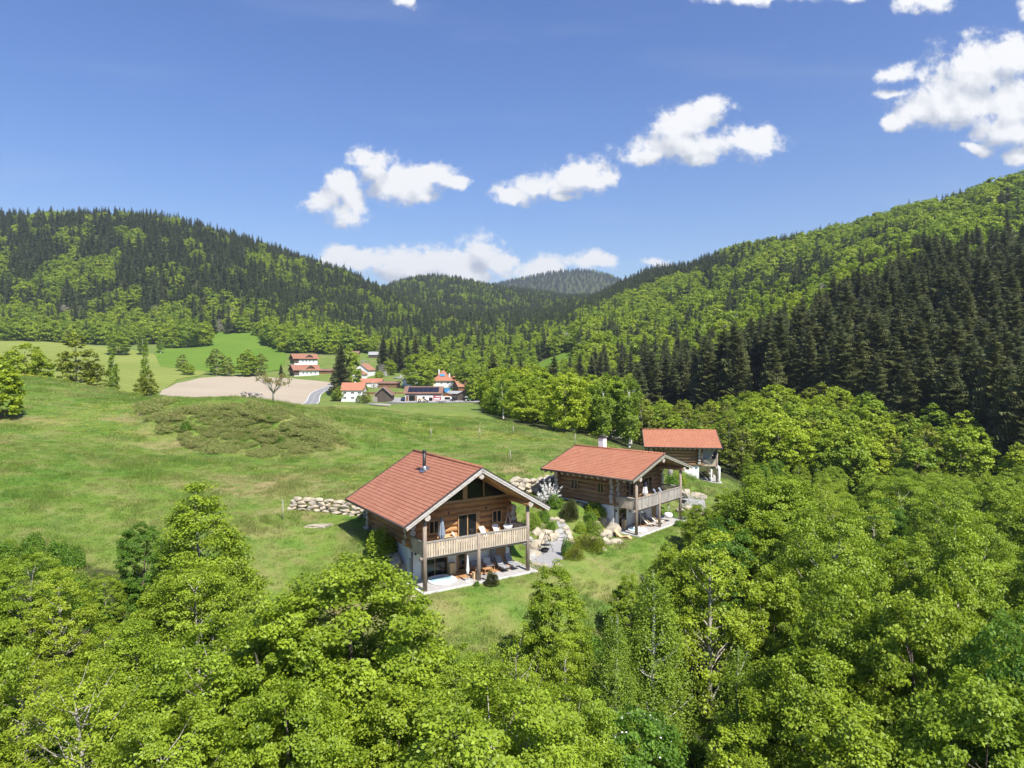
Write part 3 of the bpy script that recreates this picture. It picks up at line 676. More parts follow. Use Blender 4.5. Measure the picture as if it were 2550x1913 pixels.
# (kind, px, py of the tip, distance, width factor, name, label)
FG = [
 ('beech', 498, 1182, 45, 1.05, 'beech_tree', 'tall yellow-green beech with a pointed tip rising above the left edge of the wood'),
 ('dark', 352, 1300, 47, .95, 'broadleaf_tree', 'dark green broadleaf tree left of the pointed beech'),
 ('dark', 235, 1420, 49, .8, 'broadleaf_tree', 'low dark green tree at the meadow edge, furthest left of the dark ones'),
 ('beech2', 70, 1372, 41, 1.0, 'beech_tree', 'yellow-green beech at the left border of the photo below the meadow'),
 ('beech2', 262, 1425, 44, .85, 'beech_tree', 'yellow-green beech filling the gap below the dark green tree'),
 ('lime', 262, 1540, 37, 1.0, 'broadleaf_tree', 'fresh green bushy tree in the middle of the lower left wood'),
 ('lime', 150, 1400, 38, 1.0, 'broadleaf_tree', 'bushy fresh green tree between the left border and the dark trees'),
 ('maple', 880, 1385, 34.5, 1.08, 'maple_tree', 'big round bright green maple in front of the nearest cabin'),
 ('maple2', 690, 1480, 31, .95, 'maple_tree', 'bright green maple leaning on the left side of the big round maple'),
 ('beech2', 520, 1560, 31, 1.0, 'beech_tree', 'layered yellow-green beech below the pointed beech'),
 ('beech', 330, 1530, 34, 1.1, 'beech_tree', 'spreading beech with flat leaf layers in the lower left of the wood'),
 ('sparse', 210, 1640, 28, 1.1, 'broadleaf_tree', 'thin-leaved tree with pale bare twigs in the lower left corner'),
 ('sparse', 60, 1600, 31, 1.0, 'broadleaf_tree', 'sparse twiggy tree at the left border near the bottom of the photo'),
 ('beech2', 420, 1740, 26, .9, 'beech_tree', 'low beech at the bottom edge between the bare twigs and the maples'),
 ('maple', 720, 1700, 26.5, .8, 'maple_tree', 'leafy maple cut by the bottom edge under the big round maple'),
 ('maple2', 980, 1690, 29, .85, 'maple_tree', 'maple with star-shaped leaves at the bottom edge right of the big maple'),
 ('beech2', 1130, 1600, 35, .78, 'beech_tree', 'yellow-green beech below the lawn of the nearest cabin'),
 ('sparse', 1290, 1555, 35, .62, 'broadleaf_tree', 'slender tree with a long pale bare trunk in the bottom middle'),
 ('maple2', 1385, 1392, 45, .80, 'maple_tree', 'maple with a pointed green top reaching up to the cabin lawn'),
 ('lime', 1405, 1560, 41, .8, 'broadleaf_tree', 'bushy green tree between the pointed maple and the birch'),
 ('beech2', 1420, 1700, 33, .75, 'beech_tree', 'low green beech at the bottom edge left of the flowering elder'),
 ('birch', 1625, 1370, 44, 1.0, 'birch_tree', 'drooping birch with a white trunk in the middle of the wood'),
 ('birch', 1530, 1480, 40, .8, 'birch_tree', 'smaller birch with hanging twigs left of the tall birch'),
 ('maple2', 1565, 1425, 53, .85, 'maple_tree', 'fresh green maple at the lawn edge left of the tall birch'),
 ('maple2', 1665, 1345, 62, .9, 'maple_tree', 'tall fresh maple right behind the tall birch'),
 ('maple', 1745, 1255, 70, .85, 'maple_tree', 'round-topped maple just below the gravel of the second fire bowl'),
 ('maple', 1690, 1365, 53, .8, 'maple_tree', 'pale green maple between the birch and the dark dense tree'),
 ('lime', 1770, 1300, 50, .95, 'broadleaf_tree', 'yellow-green tree just right of the tall birch'),
 ('dark', 1805, 1290, 60, .9, 'broadleaf_tree', 'dense dark green tree below the patio of the middle cabin'),
 ('maple', 1925, 1180, 66, 1.1, 'maple_tree', 'large bright maple whose round top stands right of the cabins'),
 ('maple2', 1815, 1215, 70, .95, 'maple_tree', 'bright green maple at the garden edge below the far cabin'),
 ('sparse', 2050, 1195, 80, .9, 'broadleaf_tree', 'yellowish tree with bare stems behind the large bright maple'),
 ('birch', 1840, 1560, 42, .9, 'birch_tree', 'grey-stemmed birch with forked white limbs right of the middle of the wood'),
 ('lime', 1830, 1790, 33, .8, 'broadleaf_tree', 'sunlit lime-green tree at the bottom edge right of the elder'),
 ('lime', 2120, 1330, 66, .9, 'broadleaf_tree', 'lime-green crown with a rounded top in the middle of the right wood'),
 ('dark', 2190, 1500, 50, .8, 'broadleaf_tree', 'dark hollow-looking crown in the middle of the right wood'),
 ('maple', 2010, 1620, 39, .8, 'maple_tree', 'bright maple in the lower right wood'),
 ('maple2', 2130, 1760, 33, .9, 'maple_tree', 'leafy maple cut by the bottom edge in the right wood'),
 ('beech', 2330, 1180, 100, 1.0, 'beech_tree', 'tall beech at the upper rim of the right wood below the spruces'),
]
placed = []
ANCH = [(880, 34, 'the big round maple'), (498, 45, 'the pointed beech'), (352, 47, 'the dark green tree on the left'), (70, 41, 'the beech at the left border'), (1385, 45, 'the pointed maple below the lawn'), (1625, 44, 'the tall drooping birch'), (1805, 60, 'the dense dark green tree'), (1925, 67, 'the large maple beside the cabins'), (1590, 33, 'the flowering elder'), (1290, 35, 'the bare-trunked slender tree'), (2050, 80, 'the yellowish bare-stemmed tree'), (2120, 66, 'the lime-green rounded crown'), (2190, 50, 'the dark hollow-looking crown'), (2330, 100, 'the tall beech below the spruces'), (1840, 42, 'the forked grey birch'), (2130, 33, 'the bottom-edge maple on the right'), (2540, 45, 'the lower right corner'), (2545, 70, 'the right border'), (2540, 105, 'the right border below the spruces')]
USED = {}
def rel_label(base, u, Y, H=10):
    best = sorted(ANCH, key=lambda a: ((a[0] - u) / F * Y) ** 2 + (a[1] - Y) ** 2)
    for k in range(3):
        a = best[k]; dx = (u - a[0]) / F * Y; dy = Y - a[1]
        rel = ('behind' if dy > 0 else 'in front of') if abs(dy) > abs(dx) else ('right of' if dx > 0 else 'left of')
        if 'border' in a[2] or 'corner' in a[2]: rel = 'near' if k == 0 else 'towards'
        for sz in ('', 'tall ' if H > 12 else 'low '):
            for far in ('', ' at some distance'):
                lb = sz + base + ' ' + rel + ' ' + a[2] + far
                if lb not in USED and len(lb.split()) <= 16: USED[lb] = 1; return lb
    return base + ' ' + rel + ' ' + a[2]
for kind, px, py, Y, wd, nm, lb in FG:
    t = at(px, py, Y); o = tree_top(kind, px, py, Y, 0, lb, W, nm, wd); placed.append((t.x, t.y, 3.2))
# elder with flower heads
el = tree_top('dark', 1590, 1760, 33.5, 0, 'dark green elder dotted with white flower heads at the bottom edge', W, 'elder_bush', .8)
fb = MB(); rr = random.Random(3)
for k in range(60):
    a = rr.random() * 6.28; e = rr.uniform(.3, 1.25); p = Vector((math.cos(a) * math.cos(e) * 3.6, math.sin(a) * math.cos(e) * 3.6, 7.1 + math.sin(e) * 5.5))
    fb.lathe([(.01, 0), (.09, .02), (.08, .05), (.01, .06)], 6, p)
fb.build('blossom', M['blossom'], el); placed.append((el.location.x, el.location.y, 3))
# the rest of that wood: a closed canopy over the ravine right of and below the cabins
cnt = 0
X, Y, U = jgrid(1380, 2950, 30, 128, 5.6, 11)
kinds = ['maple', 'maple2', 'beech2', 'maple', 'lime', 'beech2', 'maple2', 'lime', 'birch', 'maple', 'dark', 'beech', 'sparse']
words = {'maple': 'bright green maple', 'maple2': 'egg-shaped bright green maple', 'beech': 'pointed yellow-green beech', 'beech2': 'spreading yellow-green beech', 'lime': 'fresh lime-green broadleaf tree', 'dark': 'dark green broadleaf tree', 'birch': 'drooping light-stemmed birch', 'sparse': 'thin-leaved twiggy tree'}
r2 = random.Random(5)
def place_words(u, Y):
    a = 'in the upper part' if Y > 80 else 'in the middle' if Y > 52 else 'near the bottom edge'
    b = 'just below the cabins' if u < 1900 else 'of the right wood' if u < 2250 else 'of the wood at the right border'
    return a + ' ' + b if u >= 1900 else b + (', ' + a.replace('in the ', '') if Y > 0 else '')
for x, y, u in sorted(zip(X, Y, U), key=lambda q: q[1]):
    if y > 66 and u < 1860 + (y < 80) * -60: continue
    if not woods(np.array([u]), np.array([y]))[0]: continue
    if y < 31 or any((x - a) ** 2 + (y - b) ** 2 < c * c for a, b, c in placed): continue
    if u > 2640: 
        if r2.random() < .4: continue
    k = r2.choice(kinds); z0 = hz(x, y)
    top = 2.2 + (1.2 if 1480 < u < 2000 else 0) + r2.gauss(0, 1.9) + (1.2 if u > 2300 else 0) + max(0, (y - 85) * .05)
    top = min(top, CAMZ - (ip(u, [1380, 1480, 1560, 1640, 1700, 1760, 1800, 1860, 1950], [1600, 1480, 1420, 1400, 1370, 1290, 1230, 1190, 1150]) + r2.uniform(0, 70) - HOR) / F * y)
    Hh = max(5.5, top - z0)
    w = {True: 1.0, False: 13 / max(Hh, 9)}[Hh < 13.5] * r2.uniform(.8, 1.02)
    nm = {'maple': 'maple_tree', 'maple2': 'maple_tree', 'beech': 'beech_tree', 'beech2': 'beech_tree', 'birch': 'birch_tree'}.get(k, 'broadleaf_tree')
    tree(k, x, y, Hh, rel_label(words[k], u, y, Hh), W, nm, w); placed.append((x, y, 2.6)); cnt += 1
# left part of the wood, along the bottom of the meadow
X, Y, U = jgrid(-420, 1380, 26, 52, 4.6, 12)
for x, y, u in zip(X, Y, U):
    lim = near_edge(u) - 1.5
    if y > lim or any((x - a) ** 2 + (y - b) ** 2 < c * c * .9 for a, b, c in placed): continue
    pyt = ip(u, [-400, 0, 150, 250, 400, 500, 600, 760, 900, 1050, 1090, 1180, 1300, 1500], [1340, 1400, 1400, 1420, 1400, 1300, 1400, 1500, 1520, 1560, 1660, 1640, 1640, 1560]) + r2.uniform(10, 90)
    top = CAMZ - (pyt - HOR) / F * y; z0 = hz(x, y); Hh = top - z0
    if Hh < 3.5: continue
    Hh = min(Hh, 15); k = r2.choice(['beech2', 'beech2', 'lime', 'maple', 'maple2', 'sparse' if u < 250 else 'lime'])
    side = 'near the left border' if u < 350 else 'under the pointed beech' if u < 650 else 'around the big round maple' if u < 1050 else 'below the cabin lawn'
    nm = {'maple': 'maple_tree', 'beech': 'beech_tree', 'beech2': 'beech_tree'}.get(k, 'broadleaf_tree')
    tree(k, x, y, Hh, rel_label('small ' + words[k], u, y, Hh), W, nm, r2.uniform(.8, 1.0) * (1 if Hh > 8 else 1.25)); placed.append((x, y, 2.2)); cnt += 1
print('foreground trees', cnt + len(FG))

# ------------------------------------------------------------------ spruce stand on the right slope
X, Y, U = jgrid(1585, 2760, 128, 345, 6.3, 21)
front = ip(U, [1585, 1640, 1800, 2000, 2200, 2400, 2550, 2800], [240, 232, 212, 198, 178, 152, 136, 130])
back = ip(U, [1585, 1800, 1900, 2050, 2200, 2350, 2550, 2800], [262, 300, 300, 318, 330, 320, 300, 300])
k = (Y > front) & (Y < back); X, Y, U = X[k], Y[k], U[k]; order = np.argsort(Y)
X, Y, U = X[order], Y[order], U[order]; Zs = Hz(X, Y); rs = np.random.default_rng(5)
Hs = np.clip(rs.normal(25.5, 3.2, len(X)), 17, 32) * np.where(U < 1750, .9, 1)
G = 'spruces of the dark stand on the right slope'
def slope_words(u, y):
    c = ('left edge of the stand above the far cabin', 'part of the stand just right of the far cabin', 'left middle of the stand', 'middle of the stand', 'right middle of the stand', 'part of the stand before the right border', 'stand at the right border')[int(np.searchsorted([1680, 1800, 1950, 2120, 2300, 2450], u))]
    return 'in the ' + c
def nth(k): return '%d%s' % (k, 'th' if 10 <= k % 100 <= 20 else {1: 'st', 2: 'nd', 3: 'rd'}.get(k % 10, 'th'))
def relabel(g, where, items):
    """name each repeat by its look, its row and its count from the left of that row"""
    rows_ = {}
    for r_, u_, o_, w_ in items: rows_.setdefault(r_, []).append((u_, o_, w_))
    for r_, l_ in rows_.items():
        for k, (u_, o_, w_) in enumerate(sorted(l_, key=lambda q: q[0])): o_['label'] = '%s, %s from the left in the %s %s' % (w_, nth(k + 1), r_, where)
def row_words(d): return 'front row' if d < 7 else 'second row' if d < 15 else 'third row' if d < 24 else 'rear rows'
SEEN = 262; STAND = []
for i in range(min(SEEN, len(X))):
    h = Hs[i]; wd = 'towering' if h > 28.5 else 'tall' if h > 25.5 else 'medium' if h > 22 else 'short'
    row = row_words(Y[i] - ip(U[i], [1585, 1640, 1800, 2000, 2200, 2400, 2550, 2800], [240, 232, 212, 198, 178, 152, 136, 130])); fat = rs.uniform(1.0, 1.3)
    STAND.append((row, U[i], tree(None, X[i], Y[i], h, '%s %s %s spruce %s' % (wd, 'broad' if fat > 1.15 else 'slim', row, slope_words(U[i], Y[i])), G, 'spruce_tree', fat, ref=28, meshes=NSP[i % 4], sink=.3), '%s %s spruce' % (wd, 'broad' if fat > 1.15 else 'slim')))
relabel(G, 'of the stand', STAND)
rest = np.arange(SEEN, len(X))
def scat(name, X, Y, H, ref, pid, meshes, wide=None, label=None, seed=0, sink=.4):
    g = np.random.default_rng(seed); n = len(X); s = H / ref; w = s * (g.uniform(.85, 1.15, n) if wide is None else wide)
    pts = np.stack([X, Y, Hz(X, Y) - sink], 1); rot = np.stack([g.normal(0, .02, n), g.normal(0, .02, n), g.uniform(0, 6.28, n)], 1)
    return gn_scatter(name, pts, rot, np.stack([w, w, s], 1), pid, [m[2] for m in meshes], label)
if len(rest): scat('spruce_forest', X[rest], Y[rest], Hs[rest], 28, rs.integers(0, 4, len(rest)), NSP, label='upper rows of the dark spruce stand on the right slope')
print('stand', len(X))

# ------------------------------------------------------------------ mid valley: individual trees, then the woods as masses
VG = 'trees along the valley floor'
def mtree(mset, i, px, base, H, label, wide=1.0, name='broadleaf_tree', y0=205, group=VG, Yd=None, ref=None):
    p = hit(px, base, y0) if Yd is None else on(px, Yd)
    r = ref or {id(MBL): 16, id(MOL): 14, id(MBR): 14, id(MGR): 13, id(NSP): 28}[id(mset)]
    return tree(None, p.x, p.y, H, label, group, name, wide, ref=r, meshes=mset[i % len(mset)])
mids = [
 # left: bushes and trees at the rim of the meadow
 (MBL,0, 60, None,178, 11,1.1,'broadleaf_tree','rounded green tree left of the airy tree by the striped field'),
 (MBL,1, 100, None,182, 9,1.2,'broadleaf_tree','low green bush-like tree beside the rounded tree at the left field'),
 (MOL,0, 190, None,176, 15.5,1.15,'broadleaf_tree','tall airy tree standing in front of the striped field'),
 (MOL,1, 240, None,180, 9,1.2,'broadleaf_tree','small loose tree at the foot of the tall airy tree'),
 (MBR,0, 280, None,176, 12,.9,'birch_tree','thin sparse tree with a bare pale stem before the striped field'),
 (MBR,1, 362, None,182, 16,.55,'birch_tree','lone slender tree with a bare top beside the bare field'),
 (MOL,1, 352, None,180, 7,1.2,'shrub','round bush at the foot of the lone slender tree'),
 (MOL,0, 372, None,124, 5.2,1.1,'shrub','green shrub on the bramble mound in the meadow'),
 (MBL,3, -4, None,92, 8.5,1.1,'broadleaf_tree','dark tree cut by the left border of the photo on the meadow'),
 (MBL,2, 295, 885,0, 19,1.3,'broadleaf_tree','yellow-green tree between the two left fields'),
 (MBR,0, 355, 885,0, 20,1.4,'broadleaf_tree','narrow dark-green tree right of the yellow one between the fields'),
 (MBR,1, 400, 880,0, 19,1.0,'broadleaf_tree','slim tree at the left corner of the green pasture'),
 (MBL,0, 470, None,640, 27,1.3,'broadleaf_tree','big light green tree at the upper left edge of the pasture'),
 (MBL,2, 505, None,650, 22,1.3,'broadleaf_tree','light green tree right of the biggest one above the pasture'),
 (MBL,1, 430, None,630, 20,1.3,'broadleaf_tree','dark-based green tree left of the biggest one above the pasture'),
 (MOL,0, 455, 925,0, 12,1.3,'shrub','bush group below the green pasture, left one'),
 (MBL,0, 468, 935,0, 8,1.3,'shrub','low bush in front of the left bush below the pasture'),
 (MOL,1, 540, 935,0, 18,1.3,'broadleaf_tree','grey-green tree below the pasture, left of the yellowish one'),
 (MOL,0, 570, 938,0, 13,1.3,'broadleaf_tree','small tree between the two larger ones below the pasture'),
 (MBL,3, 615, 938,0, 18,1.3,'broadleaf_tree','dark-based tree below the pasture beside the white shed'),
 (MOL,1, 650, 935,0, 15,1.2,'broadleaf_tree','yellowish tree at the right end below the pasture'),
 (NSP,1, 700, 935,0, 8,1.2,'spruce_tree','tiny conifer beside the two brown chalets'),
 (NSP,0, 850, 985,0, 29,1.15,'spruce_tree','big dark spruce standing over the road bend in the hamlet'),
 (MBL,1, 868, 980,0, 27,.75,'broadleaf_tree','light green tree right behind the big hamlet spruce'),
 (MBL,0, 845, 1000,0, 7.5,1.2,'shrub','round green bush left of the white farmhouse'),
 (MBL,2, 835, 998,0, 5,1.2,'shrub','low bush between the road and the white farmhouse'),
 (MOL,0, 912, 1009,0, 9,.9,'broadleaf_tree','dark slim tree between the white farmhouse and the black shed'),
 (MBL,3, 895, 1008,0, 5,1.3,'shrub','bush at the right corner of the white farmhouse'),
 (MBL,0, 1042, 968,0, 20,1.1,'broadleaf_tree','broad fresh green tree behind the solar roof'),
 (MBL,1, 1062, 968,0, 13,1.1,'broadleaf_tree','smaller green tree right behind the solar roof'),
 (MBL,2, 972, 935,0, 11,1.1,'broadleaf_tree','light green tree beside the flowering garden trees'),
 (MBL,0, 945, 950,0, 7,1.1,'broadleaf_tree','small green garden tree above the low red roof'),
 (NSP,0, 955, 925,0, 27,1.0,'spruce_tree','leftmost spruce of the dark row behind the hamlet'),
 (NSP,1, 975, 928,0, 25,1.0,'spruce_tree','second spruce from the left in the row behind the hamlet'),
 (NSP,2, 995, 928,0, 26,1.0,'spruce_tree','middle spruce of the dark row behind the hamlet'),
 (NSP,3, 1015, 927,0, 25,1.0,'spruce_tree','second spruce from the right in the row behind the hamlet'),
 (NSP,1, 1035, 925,0, 28,1.0,'spruce_tree','rightmost spruce of the dark row behind the hamlet'),
 (NSP,0, 1068, 905,0, 25,1.0,'spruce_tree','single dark spruce right of the spruce row behind the hamlet'),
 (MGR,0, 905, 932,0, 11,1.3,'broadleaf_tree','grey nearly leafless tree above the small white house'),
 (MGR,0, 950, 940,0, 9,1.2,'broadleaf_tree','grey bare tree left of the spruce row'),
]
for ms, i, px, base, Yd, h, wd, nm, lb in mids: mtree(ms, i, px, base, h, lb, wd, nm, 205, VG, None if base else Yd)
# bushes and light trees between the meadow rim and the valley
X, Y, U = jgrid(1190, 1600, 124, 330, 7.0, 31); n_ = 0; r3 = random.Random(9); GROVE = []; BELOW = []
for x, y, u in sorted(zip(X, Y, U), key=lambda q: q[1]):
    if u < right_edge(y) + 12 or n_ > 150: continue
    if y < 140 and u > 1580: continue
    h = r3.uniform(8, 12) if y < 165 else r3.uniform(10, 15)
    if u > 1500: h *= 1.15
    ms = r3.choice([MBL, MBL, MOL, MBR, MBL]) if u < 1480 else r3.choice([MBR, MOL, MBR, MBL])
    if y > 200 and r3.random() < .12: ms = NSP; h *= 1.5
    adj = 'leafy bright green tree' if ms is MBL else 'thin grey-green tree' if ms is MOL else 'slender pale-stemmed tree' if ms is MBR else 'dark spruce'
    wh = 'at the meadow rim behind the middle cabin' if y < 150 else 'in the grove behind the meadow rim' if y < 230 else 'in the valley wood behind the cabins'
    if u > 1480: wh = wh.replace('the middle cabin', 'the chimney of the middle cabin')
    rw = 'rim row' if y < 140 else 'second row' if y < 152 else 'middle rows' if y < 185 else 'rear rows'
    GROVE.append((rw, u, mtree(ms, r3.randrange(4), u, None, h, adj + ' ' + wh, r3.uniform(.9, 1.2), 'spruce_tree' if ms is NSP else 'broadleaf_tree', Yd=y, group='trees of the grove behind the meadow'), adj)); n_ += 1
relabel('', 'of the grove', GROVE)
# behind and right of the far cabin, up to the spruces
X, Y, U = jgrid(1590, 2760, 124, 235, 7.2, 32); n_ = 0
for x, y, u in sorted(zip(X, Y, U), key=lambda q: q[1]):
    if y > ip(u, [1585, 1640, 1800, 2000, 2200, 2400, 2550, 2800], [236, 228, 208, 194, 174, 150, 134, 128]) - 2: continue
    if y < 134 and u < 1850: continue
    ms = r3.choice([MBL, MBL, MOL, MBL]) if u > 1880 else r3.choice([MOL, MOL, MBL])
    h = r3.uniform(11, 16); h = h * .85 if u > 1900 else h * .68
    adj = 'leafy green tree' if ms is MBL else 'yellowish olive tree-bush'
    rw = 'row nearest the cabins' if y < 140 else 'second row' if y < 160 else 'third row' if y < 185 else 'row at the trunks'
    BELOW.append((rw, u, mtree(ms, r3.randrange(4), u, None, h, adj + (' right beside the far cabin' if u < 1900 else ' below the left half of the dark spruces' if u < 2100 else ' below the right half of the dark spruces' if u < 2350 else ' at the right border below the spruces') + (', near the wood' if y < 150 else ', at the spruce trunks' if y > 180 else ', halfway up') + (' (tall)' if h > 14 else ' (low)'), r3.uniform(.95, 1.25), Yd=y, group='light green trees below the spruce stand'), adj)); n_ += 1
relabel('', 'below the spruces', BELOW)
print('below stand', n_)

# masses: the wooded hills
def mass(name, u0, u1, y0, y1, sp, seed, cprob, label, hb=(13, 19), hc=(18, 27)):
    X, Y, U = jgrid(u0, u1, y0, y1, sp, seed); k = woods(U, Y)
    st = (Y > ip(U, [1585, 1640, 1800, 2000, 2200, 2400, 2550, 2800], [238, 230, 210, 196, 176, 150, 134, 128])) & (Y < ip(U, [1585, 1800, 1900, 2050, 2200, 2350, 2550, 2800], [262, 300, 300, 318, 330, 320, 300, 300])) & (U > 1585)
    k &= ~st & ~((U < 1600) & (Y < 330) & (U > 1180)) & ~((U > 1590) & (Y < 240))
    X, Y, U = X[k], Y[k], U[k]; g = np.random.default_rng(seed); n = len(X)
    con = g.random(n) < cprob(U, Y, X); H = np.where(con, g.uniform(*hc, n), g.uniform(*hb, n))
    nb = len(FBL); near = Y < 420
    pid = np.where(con, np.where(near, 7 + g.integers(0, 4, n), 3 + g.integers(0, 4, n)), np.where(g.random(n) < .035, 15, np.where(near, 11 + g.integers(0, 4, n), g.integers(0, nb, n))))
    ref = np.where(con, np.where(near, 28.0, 26.0), np.where(near, 16.0, 17.0))
    print(name, n); scat(name, X, Y, H, ref, pid, FBL + FSP + NSP + MBL + MGR, label=label, seed=seed)
def patch(X, Y, s, sc): return fbm(X / sc, Y / sc, s, 3)
mass('left_hill_forest', -450, 900, 560, 1420, 11.5, 41, lambda u, y, x: np.clip(.08 + (y - 680) / 210, .08, .93) - .8 * smooth(patch(x, y, 1, 45), .60, .66), 'mostly dark conifer forest with light green patches covering the left hill', hb=(16, 22), hc=(21, 31))
mass('valley_forest', 640, 1560, 330, 1150, 9.8, 42, lambda u, y, x: np.clip(.12 + (y - 520) / 380, .1, .85) - .5 * smooth(patch(x, y, 2, 70), .54, .66), 'mixed forest filling the valley behind the hamlet', hb=(11, 17))
mass('right_hill_forest', 1440, 2900, 235, 1180, 11.0, 43, lambda u, y, x: .09 + .72 * smooth(patch(x, y, 3, 75), .53, .60) + .75 * smooth(y, 820, 900) * (u < 1800), 'bright beech forest with dark conifer patches covering the right hill', hb=(15, 22), hc=(18, 26))
mass('ridge_forest', 560, 1760, 1150, 1950, 11, 44, lambda u, y, x: np.full(len(u), .82), 'dark forest on the ridge in the middle distance', hb=(15, 18), hc=(18, 26))
mass('mountain_forest', 1180, 1700, 2300, 3700, 26, 45, lambda u, y, x: np.full(len(u), .97), 'bluish forest on the far mountain', hb=(20, 26), hc=(20, 28))

# ------------------------------------------------------------------ cabins
def roof_mat(name, c1, c2, c3, tw=.24, th=.36):
    m, nt, b = newmat(name); v = coords(nt); sp = nd(nt, 'ShaderNodeSeparateXYZ'); lk(nt, v, sp.inputs[0])
    y = mth(nt, 'FRACT', mth(nt, 'DIVIDE', sp.outputs[1], tw)); s = mth(nt, 'FRACT', mth(nt, 'DIVIDE', mth(nt, 'ABSOLUTE', sp.outputs[0]), th))
    n = noise(nt, v, .7, 5); n2 = noise(nt, v, 5, 3)
    wn = nd(nt, 'ShaderNodeTexWhiteNoise', noise_dimensions='2D'); cb = nd(nt, 'ShaderNodeCombineXYZ')
    lk(nt, mth(nt, 'FLOOR', mth(nt, 'DIVIDE', sp.outputs[1], tw)), cb.inputs[0]); lk(nt, mth(nt, 'FLOOR', mth(nt, 'DIVIDE', sp.outputs[0], th)), cb.inputs[1]); lk(nt, cb.outputs[0], wn.inputs[0])
    c = mixc(nt, sstep(nt, n, .3, .7), c1, c2); c = mixc(nt, mth(nt, 'MULTIPLY', wn.outputs[0], .55), c, c3); c = mixc(nt, mth(nt, 'MULTIPLY', n2, .25), c, tuple(x * .6 for x in c1))
    lap = mth(nt, 'SUBTRACT', 1, sstep(nt, s, .0, .16))
    c = mixc(nt, mth(nt, 'MULTIPLY', lap, .45), c, tuple(x * .35 for x in c1))
    col = mth(nt, 'SINE', mth(nt, 'MULTIPLY', y, 6.283))
    lk(nt, c, b.inputs['Base Color']); b.inputs['Roughness'].default_value = .75; b.inputs['Specular IOR Level'].default_value = .25
    bump(nt, b, mth(nt, 'ADD', mth(nt, 'MULTIPLY', col, .5), mth(nt, 'MULTIPLY', s, -1.0)), .8, .05)
    return m
def log_mat(name, ca, cb, cc):
    m, nt, b = newmat(name); v = coords(nt, (.35, .35, 1)); n = noise(nt, v, 2.4, 3, .5); n2 = noise(nt, coords(nt, (1, 1, 4)), 5, 5, .6); n3 = noise(nt, coords(nt), .8, 4)
    c = mixc(nt, sstep(nt, n, .35, .65), ca, cb); c = mixc(nt, mth(nt, 'MULTIPLY', sstep(nt, n2, .45, .75), .6), c, cc); c = mixc(nt, mth(nt, 'MULTIPLY', sstep(nt, n3, .5, .8), .5), c, tuple(x * .55 for x in cb))
    lk(nt, c, b.inputs['Base Color']); b.inputs['Roughness'].default_value = .7; bump(nt, b, n2, .5, .03); return m
M['roofA'] = roof_mat('clay_tiles', (.44, .182, .108), (.48, .21, .13), (.32, .122, .072))
M['roofB'] = roof_mat('clay_tiles_orange', (.465, .195, .11), (.51, .225, .13), (.36, .145, .082), .24, .30)
M['log'] = log_mat('honey_logs', (.46, .235, .085), (.36, .17, .06), (.21, .10, .045))
M['logB'] = log_mat('brown_logs', (.34, .20, .095), (.26, .145, .065), (.15, .09, .045))
M['cutwood'] = pmat('cut_log_end', (.52, .47, .42), (.34, .30, .26), .8, 8)
M['plaster'] = pmat('white_plaster', (.80, .79, .77), (.74, .73, .71), .9, 1.5)
M['greywood'] = pmat('weathered_wood', (.36, .32, .28), (.25, .22, .19), .85, 3, (1, 1, 6), .3)
M['palewood'] = pmat('pale_weathered_board', (.56, .53, .49), (.40, .37, .33), .85, 2, (1, 1, 6), .2)
M['greenwood'] = pmat('greenish_board', (.36, .34, .26), (.27, .25, .19), .85, 2, (1, 1, 6), .2)
M['balwood'] = pmat('balcony_boards', (.60, .50, .36), (.44, .36, .27), .8, 2.2, (1, 1, .3), .2)
M['railB'] = pmat('grey_balcony_boards', (.50, .46, .40), (.34, .31, .27), .85, 2.2, (1, 1, .3), .2)
M['postwood'] = pmat('post_log', (.34, .27, .215), (.24, .19, .15), .85, 3, (3, 3, .4), .4)
M['frame'] = pmat('window_frame_wood', (.42, .26, .12), (.34, .20, .09), .6, 4)
M['soffit'] = pmat('soffit_boards', (.33, .21, .11), (.25, .155, .08), .8, 3, (1, 1, 1))
M['trim'] = pmat('dark_trim', (.075, .06, .052), (.05, .042, .04), .6, 3)
M['metal'] = pmat('black_metal', (.022, .022, .024), (.03, .03, .03), .45, 5, spec=.5)
M['steel'] = pmat('grey_metal', (.42, .43, .44), (.34, .35, .36), .35, 5, metal=.8)
M['white'] = pmat('white_paint', (.82, .82, .81), (.76, .76, .75), .5, 3)
M['fabricw'] = pmat('white_fabric', (.80, .79, .77), (.70, .69, .67), .9, 3)
M['fabricg'] = pmat('grey_fabric', (.33, .33, .335), (.27, .27, .28), .9, 5)
M['fabricb'] = pmat('slate_blue_fabric', (.27, .31, .37), (.21, .25, .31), .9, 4)
M['navy'] = pmat('navy_fabric', (.03, .035, .06), (.022, .026, .045), .9, 4)
M['teak'] = pmat('teak', (.48, .27, .12), (.38, .20, .09), .6, 4)
M['blond'] = pmat('blond_wood', (.66, .47, .26), (.56, .38, .20), .6, 3)
M['patio'] = pmat('patio_boards', (.44, .42, .39), (.36, .34, .32), .85, 2.0, (1, 6, 1))
M['concrete'] = pmat('concrete_edge', (.60, .59, .56), (.48, .47, .45), .9, 2)
M['rock'] = pmat('pale_granite', (.50, .42, .30), (.29, .26, .215), .9, 1.8, bmp=.7, lo=.3, hi=.7)
M['rockg'] = pmat('grey_granite', (.42, .41, .39), (.33, .32, .30), .9, 1.6, bmp=.7)
m, nt, b = newmat('dark_window_glass'); b.inputs['Base Color'].default_value = (.012, .014, .015, 1); b.inputs['Roughness'].default_value = .06; b.inputs['Specular IOR Level'].default_value = .45; M['glass'] = m
m, nt, b = newmat('pool_water'); b.inputs['Base Color'].default_value = (.50, .80, .86, 1); b.inputs['Roughness'].default_value = .05
